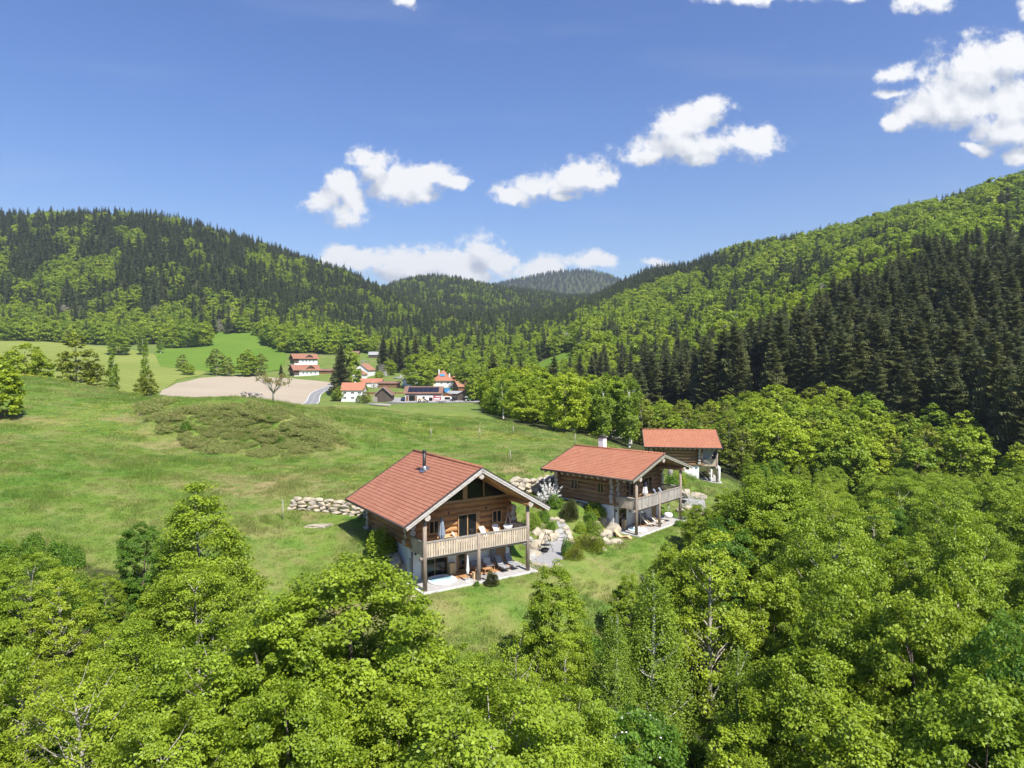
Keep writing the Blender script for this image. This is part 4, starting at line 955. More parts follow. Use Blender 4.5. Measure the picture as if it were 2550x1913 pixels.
bump(nt, b, noise(nt, coords(nt), 9, 3), .15, .02); M['pool'] = m

def opening(name, root, x0, x1, z0, z1, yf, panes=2, fw=.09, fm='frame', side=None, bar=None, panel=None, handle=False):
    """a framed window or door in the wall plane y=yf (or x=yf when side is set), facing -y (or -x)"""
    mf, mg = MB(), MB()
    def bx(mb, a0, a1, c0, c1, d0, d1):
        if side is None: mb.bb((a0, yf - d1, c0), (a1, yf - d0, c1))
        else: mb.bb((yf - d1, a0, c0), (yf - d0, a1, c1))
    bx(mf, x0, x0 + fw, z0, z1, .0, .07); bx(mf, x1 - fw, x1, z0, z1, .0, .07)
    bx(mf, x0 + fw, x1 - fw, z1 - fw, z1, .0, .068); bx(mf, x0 + fw, x1 - fw, z0, z0 + fw, .0, .068)
    for k in range(1, panes):
        c = x0 + (x1 - x0) * k / panes; bx(mf, c - fw * .45, c + fw * .45, z0 + fw, z1 - fw, 0, .062)
    if bar: bx(mf, x0 + fw, x1 - fw, bar - .02, bar + .02, 0, .055)
    o = mf.build(name, M[fm], root)
    bx(mg, x0 + fw, x1 - fw, z0 + fw if panel is None else panel, z1 - fw, .0, .03); mg.build('pane', M['glass'], o)
    if panel is not None:
        p = MB(); bx(p, x0 + fw, x1 - fw, z0 + fw, panel - .003, 0, .045); p.build('door_leaf', M[fm], o)
    if handle:
        h = MB(); bx(h, x1 - fw - .1, x1 - fw - .07, 1.0 + z0 - .08, 1.0 + z0 + .08, .045, .10); h.build('handle', M['steel'], o)
    return o

def cabin(h, label, log, tiles, board, rail, opt):
    root = empty('log_cabin', (h['X'], h['Y'], h['Z']), h['yaw'], label, 'cabin', 'log cabins with red tiled roofs')
    w, Hr, He, yb = h['w'], h['Hr'], h['He'], h['yb']; yf = -.66
    wl, wr = -4.85, opt.get('wr', 5.0); y0, y1 = 2.9, yb - 1.3; zf = 2.75
    sl = (Hr - He) / w; ang = math.atan(sl); T = .30
    # white lower storey
    bw = MB().bb((wl, y0, -.9), (wr, y1, zf - .03)); bw.build('base_wall', M['plaster'], root)
    # log walls: logs crossing at the corners
    r = .26; n = int((He + .35 - zf) / (2 * r)); rr = random.Random(int(h['X'] * 10))
    def logs(x0, x1, y, z, along, ends=True, mi=0):
        mb = logs.mb; j = lambda: rr.uniform(-.02, .02); q = r * rr.uniform(.95, 1.05)
        a, c = ((x0, y + j(), z), (x1, y + j(), z)) if along == 'x' else ((y + j(), x0, z), (y + j(), x1, z))
        mb.tube([a, c], [q, q], 10, 0, True, 1)
    e = .55
    for part, along, pos in (('left', 'y', wl), ('right', 'y', wr)):
        logs.mb = MB()
        for k in range(n):
            ee = e + (.25 if k == 0 else rr.uniform(-.12, .12)); logs(y0 - ee, y1 + ee, pos, zf + r + k * 2 * r, 'y')
        logs.mb.bb((pos - .09, y0, zf), (pos + .09, y1, zf + n * 2 * r)); logs.mb.build('log_wall', [log, M['cutwood']], root)
    for front, pos in ((True, y0), (False, y1)):
        logs.mb = MB(); kz = 0; z = zf + 2 * r
        while z < Hr - T - .35:
            half = min((Hr - T / math.cos(ang) - z - r) / sl, 99)
            if z < zf + n * 2 * r - r: xa, xb = wl - e - rr.uniform(-.1, .12), wr + e + rr.uniform(-.1, .12)
            else: xa, xb = max(wl, -half), min(wr, half)
            if front and z > opt['gz'] - r: break
            logs(xa, xb, pos, z, 'x'); z += 2 * r
        zt = opt['gz'] if front else zf + n * 2 * r
        logs.mb.bb((wl, pos - .09, zf), (wr, pos + .09, min(zt, He + .2)))
        if not front or not opt.get('glassgable'):
            hw = (Hr - T - .1 - min(zt, He + .2)) / sl; hw = min(hw, 4.8)
            logs.mb.prism([(-hw, min(zt, He + .2)), (hw, min(zt, He + .2)), (0, Hr - T - .1)], pos - .09, pos + .09)
            if front:
                z = zt
                while z < Hr - T - .4:
                    half = (Hr - T / math.cos(ang) - z - r) / sl; logs(max(wl, -half), min(wr, half), pos, z, 'x'); z += 2 * r
        logs.mb.build('log_wall', [log, M['cutwood']], root)
    # gable glazing
    if opt.get('glassgable'):
        gz = opt['gz']; hw = (Hr - T - .12 - gz) / sl
        g = MB(); g.prism([(-hw, gz + .08), (hw, gz + .08), (0, Hr - T - .15)], y0 - .03, y0 + .03); go = g.build('gable_window', M['glass'], root)
        f = MB(); f.bb((-hw, y0 - .2, gz - .14), (hw, y0 + .1, gz + .08))
        for x, ww in ((.27, .22), (2.16, .05), (-1.9, .05)):
            f.bb((x - ww, y0 - .16, gz + .08), (x + ww, y0 + .12, Hr - T - .18 - abs(x) * sl - ww * sl))
        for s in (-1, 1): f.beam((s * hw, y0 - .06, gz + .02), (0, y0 - .06, Hr - T - .14), .2, .14)
        f.build('frame', M['frame'], go)
    # roof: two slabs with tiles, soffit, verges
    for s in (-1, 1):
        t = MB(); o = Vector((math.sin(ang) * s, 0, math.cos(ang))); d = Vector((s * math.cos(ang), 0, -math.sin(ang))); L = w / math.cos(ang)
        def P(u, y, v): p = Vector((0, 0, Hr)) + d * u + o * v; return (p.x, y, p.z)
        def slab(mb, u0, u1, ya, yb_, v0, v1, mi=0):
            vs = [P(u0, ya, v0), P(u1, ya, v0), P(u1, yb_, v0), P(u0, yb_, v0), P(u0, ya, v1), P(u1, ya, v1), P(u1, yb_, v1), P(u0, yb_, v1)]
            fs = [(0,3,2,1),(4,5,6,7),(0,1,5,4),(1,2,6,5),(2,3,7,6),(3,0,4,7)]
            if s < 0: fs = [f[::-1] for f in fs]
            mb.add(vs, fs, mi)
        # overlapping courses of tiles, each a real step
        nc = int(L / .36); ste = L / nc
        for k in range(nc):
            u0, u1 = k * ste, (k + 1) * ste
            A_ = [P(u0, yf + .07, -.012), P(u1, yf + .07, .022), P(u1, yb - .07, .022), P(u0, yb - .07, -.012), P(u1, yf + .07, -.06), P(u1, yb - .07, -.06)]
            fs = [(0, 1, 2, 3), (1, 4, 5, 2)]
            if s > 0: fs = [f for f in fs]
            else: fs = [f[::-1] for f in fs]
            t.add(A_, fs)
        t.build('tiled_roof', tiles, root)
        u = MB(); slab(u, .0, L - .05, yf + .08, yb - .08, -.22, -.065); u.build('soffit', M['soffit'], root)
        for ya, yb_ in ((yf, yf + .1), (yb - .1, yb)):
            v = MB(); slab(v, 0, L + .03, ya, yb_, -.06, .055); v.build('verge_trim', M['trim'], root)
        for ya in (yf, yb - .06):
            g = MB(); slab(g, .0, L + .02, ya + .005, ya + .06, -.36, -.063); slab(g, .0, L - .02, ya - .035, ya + .004, -.20, -.07); g.build('bargeboard', board, root)
        gt = MB(); q = P(L + .05, 0, -.08); gt.tube([(q[0], yf + .02, q[2]), (q[0], yb - .02, q[2])], [.085, .085], 8); gt.build('gutter', M['trim'], root)
        # log rafters whose ends show under the eave
        ra = MB(); ny_ = int((yb - yf - .8) / .78)
        for k in range(ny_ + 1):
            y = yf + .45 + k * (yb - yf - .9) / ny_; ra.tube([P(.3, y, -.40), P(L - .12, y, -.40)], [.13, .15], 9, 0, True, 1)
        ra.build('rafters', [log, M['cutwood']], root)
    rc_ = MB(); rc_.tube([(0, yf + .02, Hr + .02), (0, yb - .02, Hr + .02)], [.13, .13], 8)
    for k in range(int((yb - yf) / .38)): rc_.tube([(0, yf + .05 + k * .38, Hr + .03), (0, yf + .12 + k * .38, Hr + .03)], [.145, .145], 8)
    rc_.build('ridge_cap', tiles, root)
    for x, z, q in ((-4.93, Hr - 4.93 * sl - T - .40, .25), (4.93, Hr - 4.93 * sl - T - .40, .25), (0, Hr - T - .42, .24)):
        p = MB().tube([(x, yf + .12, z), (x, yb - .3, z)], [q * 1.02, q], 14, 0, True, 1); p.build('purlin', [log, M['cutwood']], root)
    # balcony
    zd = 2.8; xl, xr = -5.0, 5.0
    dk = MB().bb((xl, -.02, zd - .1), (xr, y0 - .21, zd)); dk.build('balcony_floor', M['greywood'], root)
    bm_ = MB(); bm_.tube([(xl - .35, .12, zd - .28), (xr + .35, .12, zd - .28)], [.15, .15], 8, 0, True, 1)
    for x in np.linspace(xl + .3, xr - .3, 11): bm_.tube([(x, -.06, zd - .17), (x, y0 - .01, zd - .17)], [.065, .065], 6, 0, True, 1)
    bm_.build('balcony_joists', [M['postwood'], M['cutwood']], root)
    rb = MB(); gap = opt.get('gap', .05); bwid = opt.get('bw', .17); x = xl + .12
    while x < xr - .1:
        b0 = rr.uniform(-.02, .02); rb.bb((x, -.085 + b0 * .3, zd - .16), (x + bwid, -.055 + b0 * .3, zd + .98)); x += bwid + gap
    for xs in (xl - .02, xr - .01):
        y = .12
        while y < y0 - .5: rb.bb((xs, y, zd - .12), (xs + .03, y + bwid, zd + .98), 1); y += bwid + .05
    rb.build('railing_boards', [rail, M['balwood']], root)
    hr = MB(); hr.bb((xl - .05, -.13, zd + .98), (xr + .05, .03, zd + 1.09))
    for xs in (xl, xr): hr.tube([(xs, .04, zd + 1.06), (xs, y0 - .3, zd + 1.06)], [.09, .09], 7, 0, True, 1)
    hr.bb((xl, -.11, zd - .2), (xr, -.03, zd - .13)); hr.build('handrail', [M['greywood'], M['cutwood']], root)
    for x, zt in ((-4.93, Hr - 4.93 * sl - T - .62), (0, zd + 1.12), (4.93, Hr - 4.93 * sl - T - .62)):
        p = MB().tube([(x, -.02, -.02), (x * 1.003, 0, zt * .5), (x, .0, zt)], [.185, .165, .16], 12); p.build('post', M['postwood'], root)
    return root

def wall_lamp(root, x, y, z): MB().tube([(x, y, z - .1), (x, y - .02, z + .1)], [.07, .07], 8).bb((x - .03, y + .02, z - .04), (x + .03, y + .09, z + .04)).build('wall_lamp', M['metal'], root)

c1 = cabin(H1, 'largest and nearest log cabin, with glazed gable and black stovepipe', M['log'], M['roofA'], M['palewood'], M['balwood'], dict(glassgable=True, gz=6.2, gap=.055))
yw = 2.9 - .285
opening('window', c1, -3.3, -2.35, 3.7, 4.85, yw); opening('balcony_door', c1, -.55, 1.35, 2.82, 5.05, yw, 2, .1)
MB().bb((1.35, yw - .02, 2.82), (1.62, yw + .1, 5.1)).build('door_casing', M['frame'], c1)
opening('window', c1, 2.9, 3.9, 3.85, 5.0, yw)
opening('sliding_door', c1, -3.85, -1.4, .02, 2.2, 2.9, 2, .07); opening('glass_door', c1, -.5, .42, .02, 2.15, 2.9, 1, .16, handle=True)
opening('wooden_door', c1, 3.5, 4.5, .02, 2.15, 2.9, 1, .1, panel=1.45, handle=True)
for x in (-4.4, -.9, 1.2, 2.9): wall_lamp(c1, x, 2.82, 2.2)
wall_lamp(c1, 4.8, 2.82, 1.5); wall_lamp(c1, 2.3, 2.63, 5.3); wall_lamp(c1, -1.4, 2.63, 5.3)
MB().tube([(-4.72, 2.82, .1), (-4.72, 2.82, 2.4)], [.05, .05], 8).build('dark_upright', M['trim'], c1)  # thin dark upright tube at the front wall corner
MB().bb((4.95, 2.86, 0), (5.06, 3.2, 2.7)).build('corner_post', M['trim'], c1)
sp_ = MB().tube([(-1.75, 6.6, 8.2), (-1.75, 6.6, 10.1)], [.15, .15], 12); sp_.tube([(-1.75, 6.6, 10.1), (-1.75, 6.6, 10.25)], [.2, .19], 12)
so = sp_.build('stovepipe', M['metal'], c1); MB().tube([(-1.75, 6.6, 8.3), (-1.75, 6.6, 8.85)], [.19, .18], 12).box((-1.75, 6.6, 8.53), (.8, .9, .03), M=Matrix.Rotation(-math.atan((9.46 - 5.45) / 6.9), 3, 'Y')).build('flashing', M['steel'], so)

c2 = cabin(H2, 'middle log cabin with a white brick chimney behind its roof', M['logB'], M['roofB'], M['greenwood'], M['railB'], dict(glassgable=False, gz=6.0, gap=.06, bw=.15, wr=5.0))
opening('window', c2, 7.5, 8.5, 3.95, 5.1, -4.85 - .27, side='x'); opening('window', c2, 3.95, 4.85, 3.95, 5.1, -4.85 - .27, side='x')
opening('window', c2, -2.95, -1.2, 3.0, 5.15, yw); opening('balcony_door', c2, 1.0, 2.9, 2.85, 5.1, yw, 2, .1, bar=4.1)
opening('glass_door', c2, -3.85, -2.3, .02, 2.15, 2.9, 1, .1); opening('wooden_door', c2, 3.4, 4.4, .02, 2.15, 2.9, 1, .1, panel=1.7, handle=True)
wall_lamp(c2, -4.4, 2.82, 2.1); wall_lamp(c2, 4.75, 2.82, 1.5); wall_lamp(c2, -1.6, 2.82, 1.6)
MB().tube([(-4.72, 2.82, .1), (-4.72, 2.82, 2.4)], [.05, .05], 8).build('dark_upright', M['trim'], c2)  # same thin dark tube at this cabin's front corner
ch = MB().bb((1.0, 8.2, 5), (1.75, 8.9, 9.25)).build('chimney', M['white'], c2); MB().bb((.93, 8.13, 9.25), (1.82, 8.97, 9.35)).bb((1.1, 8.3, 9.35), (1.65, 8.8, 9.5)).build('cap', M['trim'], ch)

c3 = cabin(H3, 'farthest log cabin, seen side-on, its roof facing the camera', M['logB'], M['roofB'], M['greenwood'], M['balwood'], dict(glassgable=False, gz=5.8, gap=.07))
opening('window', c3, 8.4, 9.6, 3.7, 5.2, -4.85 - .27, side='x'); opening('balcony_door', c3, -1, 1, 2.85, 5.0, yw, 2)
MB().bb((-5.25, -.6, 2.2), (5.2, -.15, 2.5)).tube([(-5.1, -.4, -.9), (-5.1, -.4, 2.2)], [.16, .16], 8).tube([(-5.1, .9, -.9), (-5.1, .9, 2.2)], [.12, .12], 8).build('white_beam', M['plaster'], c3)

# patios
def slab(h, x0, x1, y0, y1, label=None):
    p = MB().bb((x0, y0, -.25), (x1, y1, -.02)).build('patio', M['concrete'], None, (h['X'], h['Y'], h['Z']), h['yaw']); tag(p, kind='structure')
    MB().bb((x0 + .22, y0 + .22, -.018), (x1 - .1, y1, .0)).build('patio_boards', M['patio'], p)
    return p
slab(H1, -5.35, 5.65, -.55, 2.9); slab(H2, -5.2, 5.4, -.6, 2.9); slab(H3, -5.3, 5.5, -.8, 2.9)
MB().bb((-1.3, 1.1, .003), (3.3, 2.88, .03)).build('teak_deck', M['teak'], None, (H1['X'], H1['Y'], H1['Z']), H1['yaw'])
bpy.data.objects['teak_deck']['kind'] = 'structure'
o = MB().bb((-1.3, 1.5, .003), (1.6, 2.88, .03)).build('teak_deck', M['teak'], None, (H2['X'], H2['Y'], H2['Z']), H2['yaw']); tag(o, kind='structure')

# ------------------------------------------------------------------ things on the patios and balconies
def put(h, name, x, y, z, rz, label, cat, group=None):
    return empty(name, to_world(h, x, y, z), h['yaw'] + rz, label, cat, group)
def hot_tub(h, x, y, r, label):
    o = put(h, 'hot_tub', x, y, .0, 0, label, 'hot tub', 'hot tubs on the patios')
    MB().lathe([(r * .86, .10), (r * .87, .16), (r * .95, .17), (r, .12), (r, .0)], 36).build('rim', M['white'], o)
    MB().lathe([(r * .865, .05), (r * .865, .125)], 36).build('water', M['pool'], o); return o
hot_tub(H1, -2.65, 1.45, 1.22, 'large round white hot tub on the patio of the nearest cabin'); hot_tub(H2, -3.1, .95, 1.05, 'smaller round white hot tub on the patio of the middle cabin')
def parasol(h, x, y, z, H, canopy, label, tilt=0, base='white', top=None, r=.2):
    o = put(h, 'parasol', x, y, z, 0, label, 'parasol'); o.rotation_euler[0] = tilt
    MB().tube([(0, 0, 0), (0, 0, H)], [.025, .025], 6).build('pole', M['steel'], o)
    MB().lathe([(.24, 0), (.24, .05), (.05, .09)], 14).build('base', M[base], o)
    c = MB(); pts = []; prof = [(r * .55, .30 * H), (r * .9, .42 * H), (r * .7, .6 * H), (r * .5, .8 * H), (r * .28, .94 * H), (.02, H)]
    vs = []; n = 16
    for (q, z_) in prof:
        for j in range(n): a = 6.283 * j / n; s = q * (1 if j % 2 else .72); vs.append((math.cos(a) * s, math.sin(a) * s, z_))
    c.add(vs, [(i * n + j, i * n + (j + 1) % n, (i + 1) * n + (j + 1) % n, (i + 1) * n + j) for i in range(len(prof) - 1) for j in range(n)] + [tuple(range(n))[::-1]], 0)
    c.build('canopy', M[canopy], o)
    if top: MB().lathe([(r * .6, .7 * H), (r * .5, .82 * H), (r * .3, .955 * H), (.03, H + .01)], 14).build('canopy_top', M[top], o)
    return o
parasol(H1, -.98, .12, .0, 2.25, 'fabricw', 'closed white parasol on a white foot at the patio edge', r=.15)
p = parasol(H1, -2.7, 1.4, 2.8, 2.55, 'fabricb', 'closed grey cantilever parasol on the balcony of the nearest cabin', r=.33)
MB().tube([(-.35, .1, .05), (-.45, .1, 1.3), (-.3, .08, 2.2), (0, 0, 2.5)], [.03] * 4, 6).bb((-.65, -.2, 0), (.1, .4, .06)).build('arm', M['metal'], p)
parasol(H2, -1.1, 1.2, 2.8, 2.5, 'fabricw', 'closed white parasol with a navy top on the balcony of the middle cabin', top='navy', r=.36)
def deck_chair(h, x, y, z, rz, label, group, fab='fabricw', fr='blond', L=1.0, name='deck_chair', cat='deck chair'):
    """sling chair: sloping sling on a crossed wooden frame, foot towards -y"""
    o = put(h, name, x, y, z, rz, label, cat, group); L = L
    pts = [(-.75 * L, .42), (-.35 * L, .33), (0, .30), (.35 * L, .62), (.62 * L, .98)]
    c = MB(); vs = []
    for (y_, z_) in pts: vs += [(-.27, y_, z_), (.27, y_, z_), (-.27, y_, z_ - .035), (.27, y_, z_ - .035)]
    fs = []
    for k in range(len(pts) - 1):
        a = k * 4; fs += [(a, a + 1, a + 5, a + 4), (a + 2, a + 6, a + 7, a + 3), (a, a + 4, a + 6, a + 2), (a + 1, a + 3, a + 7, a + 5)]
    fs += [(0, 2, 3, 1), (16, 17, 19, 18)]
    c.add(vs, fs).build('sling', M[fab], o)
    f = MB()
    for s in (-.3, .3):
        f.beam((s, -.8 * L, .44), (s, .55 * L, .02), .04, .04); f.beam((s, -.55 * L, .02), (s, .65 * L, 1.0), .04, .04); f.beam((s * .9, -.8 * L, .42), (s * .9, -.78 * L, .02), .035, .035)
    f.beam((-.3, -.8 * L, .44), (.3, -.8 * L, .44), .04, .04); f.beam((-.3, .65 * L, 1.0), (.3, .65 * L, 1.0), .04, .04); f.build('frame', M[fr], o); return o
GC = 'white deck chairs on the balcony of the nearest cabin'
deck_chair(H1, 1.7, 1.75, 2.8, .15, 'white deck chair on the balcony, right of the glass door', GC); deck_chair(H1, 3.0, 1.8, 2.8, -.1, 'white deck chair on the balcony, next to the hanging seat', GC)
deck_chair(H1, -1.0, 1.5, 2.8, .9, 'white deck chair on the balcony, turned towards the wooden table', GC)
GL = 'white sling loungers on the patio of the middle cabin'
deck_chair(H2, -.55, 1.1, .0, .35, 'white sling lounger nearest the hot tub', GL, L=1.15, name='sun_lounger', cat='lounger'); deck_chair(H2, 1.05, 1.0, .0, .35, 'white sling lounger right of the middle post', GL, L=1.15, name='sun_lounger', cat='lounger')
GG = 'grey folding chairs against the wall of the middle cabin'
deck_chair(H2, -.3, 2.2, .03, 0, 'grey folding chair against the white wall, left one', GG, 'fabricg', 'metal', .6); deck_chair(H2, 1.1, 2.25, .03, 0, 'grey folding chair against the white wall, right one', GG, 'fabricg', 'metal', .6)
GN = 'blue-grey chairs on the balcony of the middle cabin'
deck_chair(H2, 1.9, 1.3, 2.8, .2, 'slate-blue chair on the balcony nearest the door', GN, 'fabricb', 'navy', .8, 'chair', 'chair'); deck_chair(H2, 3.1, 1.3, 2.8, .1, 'slate-blue chair on the balcony near the right post', GN, 'fabricb', 'navy', .8, 'chair', 'chair')
def recliner(h, x, y, label):
    o = put(h, 'recliner', x, y, .0, .06, label, 'recliner', 'grey padded recliners on the patio')
    M1 = Matrix.Rotation(R(52), 3, 'X')
    c = MB(); c.bb((-.3, -.75, .36), (.3, .15, .45)); 
    for k in range(3): c.box((0, .17 + (k + .5) * .17, .45 + (k + .5) * .235), (.6, .27, .1), M=M1)
    c.build('cushion', M['fabricg'], o)
    f = MB()
    for s in (-.33, .33):
        f.beam((s, -.8, .33), (s, .2, .33), .04, .04); f.beam((s, .1, .33), (s, .68, 1.08), .04, .04); f.beam((s, -.7, .33), (s, -.1, .02), .03, .03); f.beam((s, .3, .35), (s, -.5, .02), .03, .03); f.beam((s, -.1, .55), (s, .35, .58), .05, .03)
    f.beam((-.33, -.8, .3), (.33, -.8, .3), .04, .04); f.beam((-.33, -.5, .03), (.33, -.5, .03), .03, .03); f.build('frame', M['metal'], o)
recliner(H1, 3.05, 1.25, 'grey padded recliner in front of the wooden patio door'); recliner(H1, 4.1, 1.3, 'grey padded recliner nearest the right post')
def armchair(h, x, y, rz, label, fab='fabricg'):
    o = put(h, 'armchair', x, y, .03, rz, label, 'armchair', 'low wooden armchairs with grey cushions')
    f = MB()
    for sx in (-.4, .4):
        for sy in (-.38, .38): f.beam((sx, sy, 0), (sx, sy, .34 if sy < 0 else .6), .05, .05)
        f.beam((sx, -.42, .52), (sx, .42, .58), .07, .04)
        f.beam((sx, -.38, .3), (sx, -.38, .52), .05, .05)
    f.bb((-.4, -.4, .26), (.4, .4, .31)); f.build('frame', M['teak'], o)
    c = MB(); c.bb((-.34, -.4, .313), (.34, .3, .45)); c.box((0, .36, .62), (.68, .14, .45), M=Matrix.Rotation(R(-12), 3, 'X')); c.build('cushion', M[fab], o)
armchair(H1, 1.0, 2.1, .15, 'grey-cushioned armchair left of the middle patio post'); armchair(H1, 2.25, 2.15, -.1, 'armchair with a white throw right of the middle patio post', 'fabricw')
def table(h, x, y, z, w, d, H, mat, label, round_=False, name='table'):
    o = put(h, name, x, y, z, 0, label, 'table')
    (MB().lathe([(.01, H - .04), (w / 2, H - .04), (w / 2, H), (.01, H)], 20) if round_ else MB().bb((-w / 2, -d / 2, H - .04), (w / 2, d / 2, H))).build('table_top', M[mat], o)
    for sx in (-1, 1):
        for sy in (-1, 1): q = .3 if round_ else .44; MB().beam((sx * w * q, sy * d * q, 0), (sx * w * q, sy * d * q, H - .042), .05, .05).build('leg', M[mat], o)
table(H1, 1.65, 1.35, .03, .8, .5, .36, 'teak', 'low wooden coffee table between the two armchairs'); table(H1, 2.95, 2.3, .03, .4, .4, .4, 'blond', 'small blond side table between armchair and recliners')
table(H1, 3.55, 1.1, 0, .3, .4, .38, 'teak', 'tiny side table between the two grey recliners')
table(H1, -1.9, 2.0, 2.8, 1.3, .8, .74, 'blond', 'wooden dining table on the balcony of the nearest cabin'); table(H2, -.4, 1.0, 2.8, 1.2, 1.2, .74, 'blond', 'round wooden table on the balcony of the middle cabin', True)
def hanging(h, x, y, z, top, label, ball=False):
    o = put(h, 'hanging_chair', x, y, z, .4, label, 'hanging chair')
    s = MB()
    if ball: s.lathe([(.12, .0), (.42, .12), (.52, .38), (.42, .62), (.36, .6), (.44, .38), (.36, .16), (.05, .06)], 16)
    else: s.lathe([(.1, .0), (.42, .18), (.5, .5), (.44, .52), (.34, .22), (.04, .07)], 14, sy=.75)
    s.build('seat', M['fabricw'], o)
    r_ = MB()
    for a in range(4): r_.tube([(math.cos(a * 1.57) * .42, math.sin(a * 1.57) * .36, .5), (0, 0, top - .35)], [.012, .012], 4)
    r_.tube([(0, 0, top - .35), (0, 0, top)], [.015, .015], 4); r_.build('ropes', M['fabricw'], o)
hanging(H1, 4.0, 1.7, 3.25, 2.1, 'white cloth hanging seat on ropes above the balcony'); hanging(H2, 3.0, .5, .35, 2.25, 'round white hanging basket seat under the balcony of the middle cabin', True)
def cabinet(h, x, y, z, d, label): 
    o = put(h, 'wooden_box', x, y, z, 0, label, 'box'); MB().bb((-d[0] / 2, -d[1] / 2, 0), (d[0] / 2, d[1] / 2, d[2])).build('body', M['blond'], o)
    MB().bb((-d[0] / 2 - .03, -d[1] / 2 - .03, d[2]), (d[0] / 2 + .03, d[1] / 2 + .03, d[2] + .04)).build('lid', M['blond'], o)
cabinet(H1, -1.15, 2.6, 0, (.55, .4, .95), 'upright blond wooden box behind the large hot tub'); cabinet(H2, -3.3, 2.5, 0, (.45, .4, .95), 'upright blond wooden box behind the smaller hot tub'); cabinet(H1, -.15, .45, 0, (.3, .3, .55), 'small wooden stool block beside the middle patio post')
cabinet(H1, -3.25, 1.2, 2.8, (.28, .28, .55), 'small wooden stand beside the grey balcony parasol')
o = put(H1, 'mirror', 3.1, 2.7, .03, 0, 'tall grey-framed mirror leaning on the white patio wall', 'mirror'); MB().box((0, 0, .85), (.62, .05, 1.7), M=Matrix.Rotation(R(-6), 3, 'X')).build('frame', M['greywood'], o); MB().box((0, -.035, .85), (.5, .02, 1.55), M=Matrix.Rotation(R(-6), 3, 'X')).build('glass', M['fabricg'], o)
o = put(H1, 'broom', -5.0, 2.55, 0, 0, 'blue-ended broom leaning on the white corner of the nearest cabin', 'broom'); MB().tube([(0, 0, .2), (.05, .2, 2.0)], [.03, .03], 6).build('handle', M['navy'], o)
m, nt, b = newmat('sky_blue_plastic'); b.inputs['Base Color'].default_value = (.12, .36, .60, 1); M['blue'] = m
MB().bb((-.16, -.08, 0), (.16, .08, .28)).build('head', M['blue'], o)
o = put(H1, 'lantern', .45, -.1, 0, 0, 'small black lantern on the patio beside the middle post', 'lantern'); MB().bb((-.13, -.13, .0), (.13, .13, .03)).bb((-.13, -.13, .40), (.13, .13, .43)).lathe([(.12, .43), (.02, .55)], 4).build('cage', M['metal'], o)
f = MB(); [f.beam((sx, sy, .03), (sx, sy, .40), .02, .02) for sx in (-.12, .12) for sy in (-.12, .12)]; f.build('bars', M['metal'], o)
o = put(H2, 'outdoor_shower', -3.9, .1, 0, 0, 'thin metal shower pole at the hot tub of the middle cabin', 'shower'); MB().tube([(0, 0, 0), (0, 0, 2.15), (.15, .0, 2.3), (.4, 0, 2.25)], [.025] * 4, 6).build('pole', M['steel'], o); MB().lathe([(.1, 2.17), (.1, 2.2), (.02, 2.24)], 10, (.4, 0, 0)).build('shower_head', M['steel'], o)
pot = put(H2, 'potted_plant', 4.9, -.45, 0, 0, 'green leafy plant in a dark grey pot at the patio corner', 'plant'); MB().lathe([(.2, 0), (.28, .5), (.24, .5), (.2, .45)], 14).build('pot', M['fabricg'], pot)
# ---- leafy things
def shrub_mesh(name, seed, H, Rr, n, leaf, mat, flat=.7, prof='round', asp=.6, spiky=False):
    rng = np.random.default_rng(seed); d = unit(rng.normal(size=(n, 3))); d[:, 2] = np.abs(d[:, 2]) * (1 if prof == 'round' else 1.3)
    lump = .75 + .45 * vnoise(d[:, 0] * 2.5 + seed, d[:, 1] * 2.5 + d[:, 2] * 2, seed); rad = (.35 + .65 * rng.random(n) ** .5) * lump
    c = d * rad[:, None] * np.array([Rr, Rr, H * .95]); c[:, 2] += .05
    nor = unit(d * .7 + [0, 0, .5] + rng.normal(size=(n, 3)) * .5)
    if spiky: nor = unit(np.cross(d, rng.normal(size=(n, 3))))
    v, f = leaf_arrays(c, nor, leaf * (.6 + .8 * rng.random(n)), asp, rng); return mesh_np(name, v, f, rng.random(n), [mat])
SH = {'round': shrub_mesh('shrub_foliage', 1, 1.2, .7, 3800, .09, M['dark']), 'conif': shrub_mesh('conifer_foliage', 2, 1.3, .65, 4200, .10, M['needle'], asp=.3, spiky=True),
 'lime': shrub_mesh('bright_foliage', 3, 1.3, .8, 3000, .12, M['maple']), 'grey': shrub_mesh('grey_foliage', 4, 1.2, .8, 3600, .08, M['birch']), 'bloom': None,
 'pale': shrub_mesh('pale_foliage', 6, 1.1, 1.0, 2600, .12, M['olive'], asp=.3, spiky=True)}
def bloom_mesh():
    g = np.random.default_rng(5); P = []
    for k in range(34):
        d = g.normal(size=3); d[2] = abs(d[2]) * 1.6 + .35; d /= np.linalg.norm(d); L = g.uniform(.8, 1.5)
        for j in range(46): t = g.uniform(.35, 1); P.append(d * L * t + g.normal(size=3) * .07 * (1.3 - t))
    P = np.array(P); v, f = leaf_arrays(P, unit(g.normal(size=P.shape)), .10 * (.6 + .8 * g.random(len(P))), .7, g); return mesh_np('blossom', v, f, g.random(len(P)), [M['blossom']])
SH['bloom'] = bloom_mesh()
stemm = MB(); q_ = random.Random(2)
for k in range(9): a = q_.random() * 6.28; stemm.tube([(0, 0, -.1), (math.cos(a) * .2, math.sin(a) * .2, .5), (math.cos(a) * .5, math.sin(a) * .5, 1.0)], [.03, .02, .008], 5, cap=False)
stem_o = stemm.build('tmp', M['bark']); stem_me = stem_o.data; bpy.data.objects.remove(stem_o)
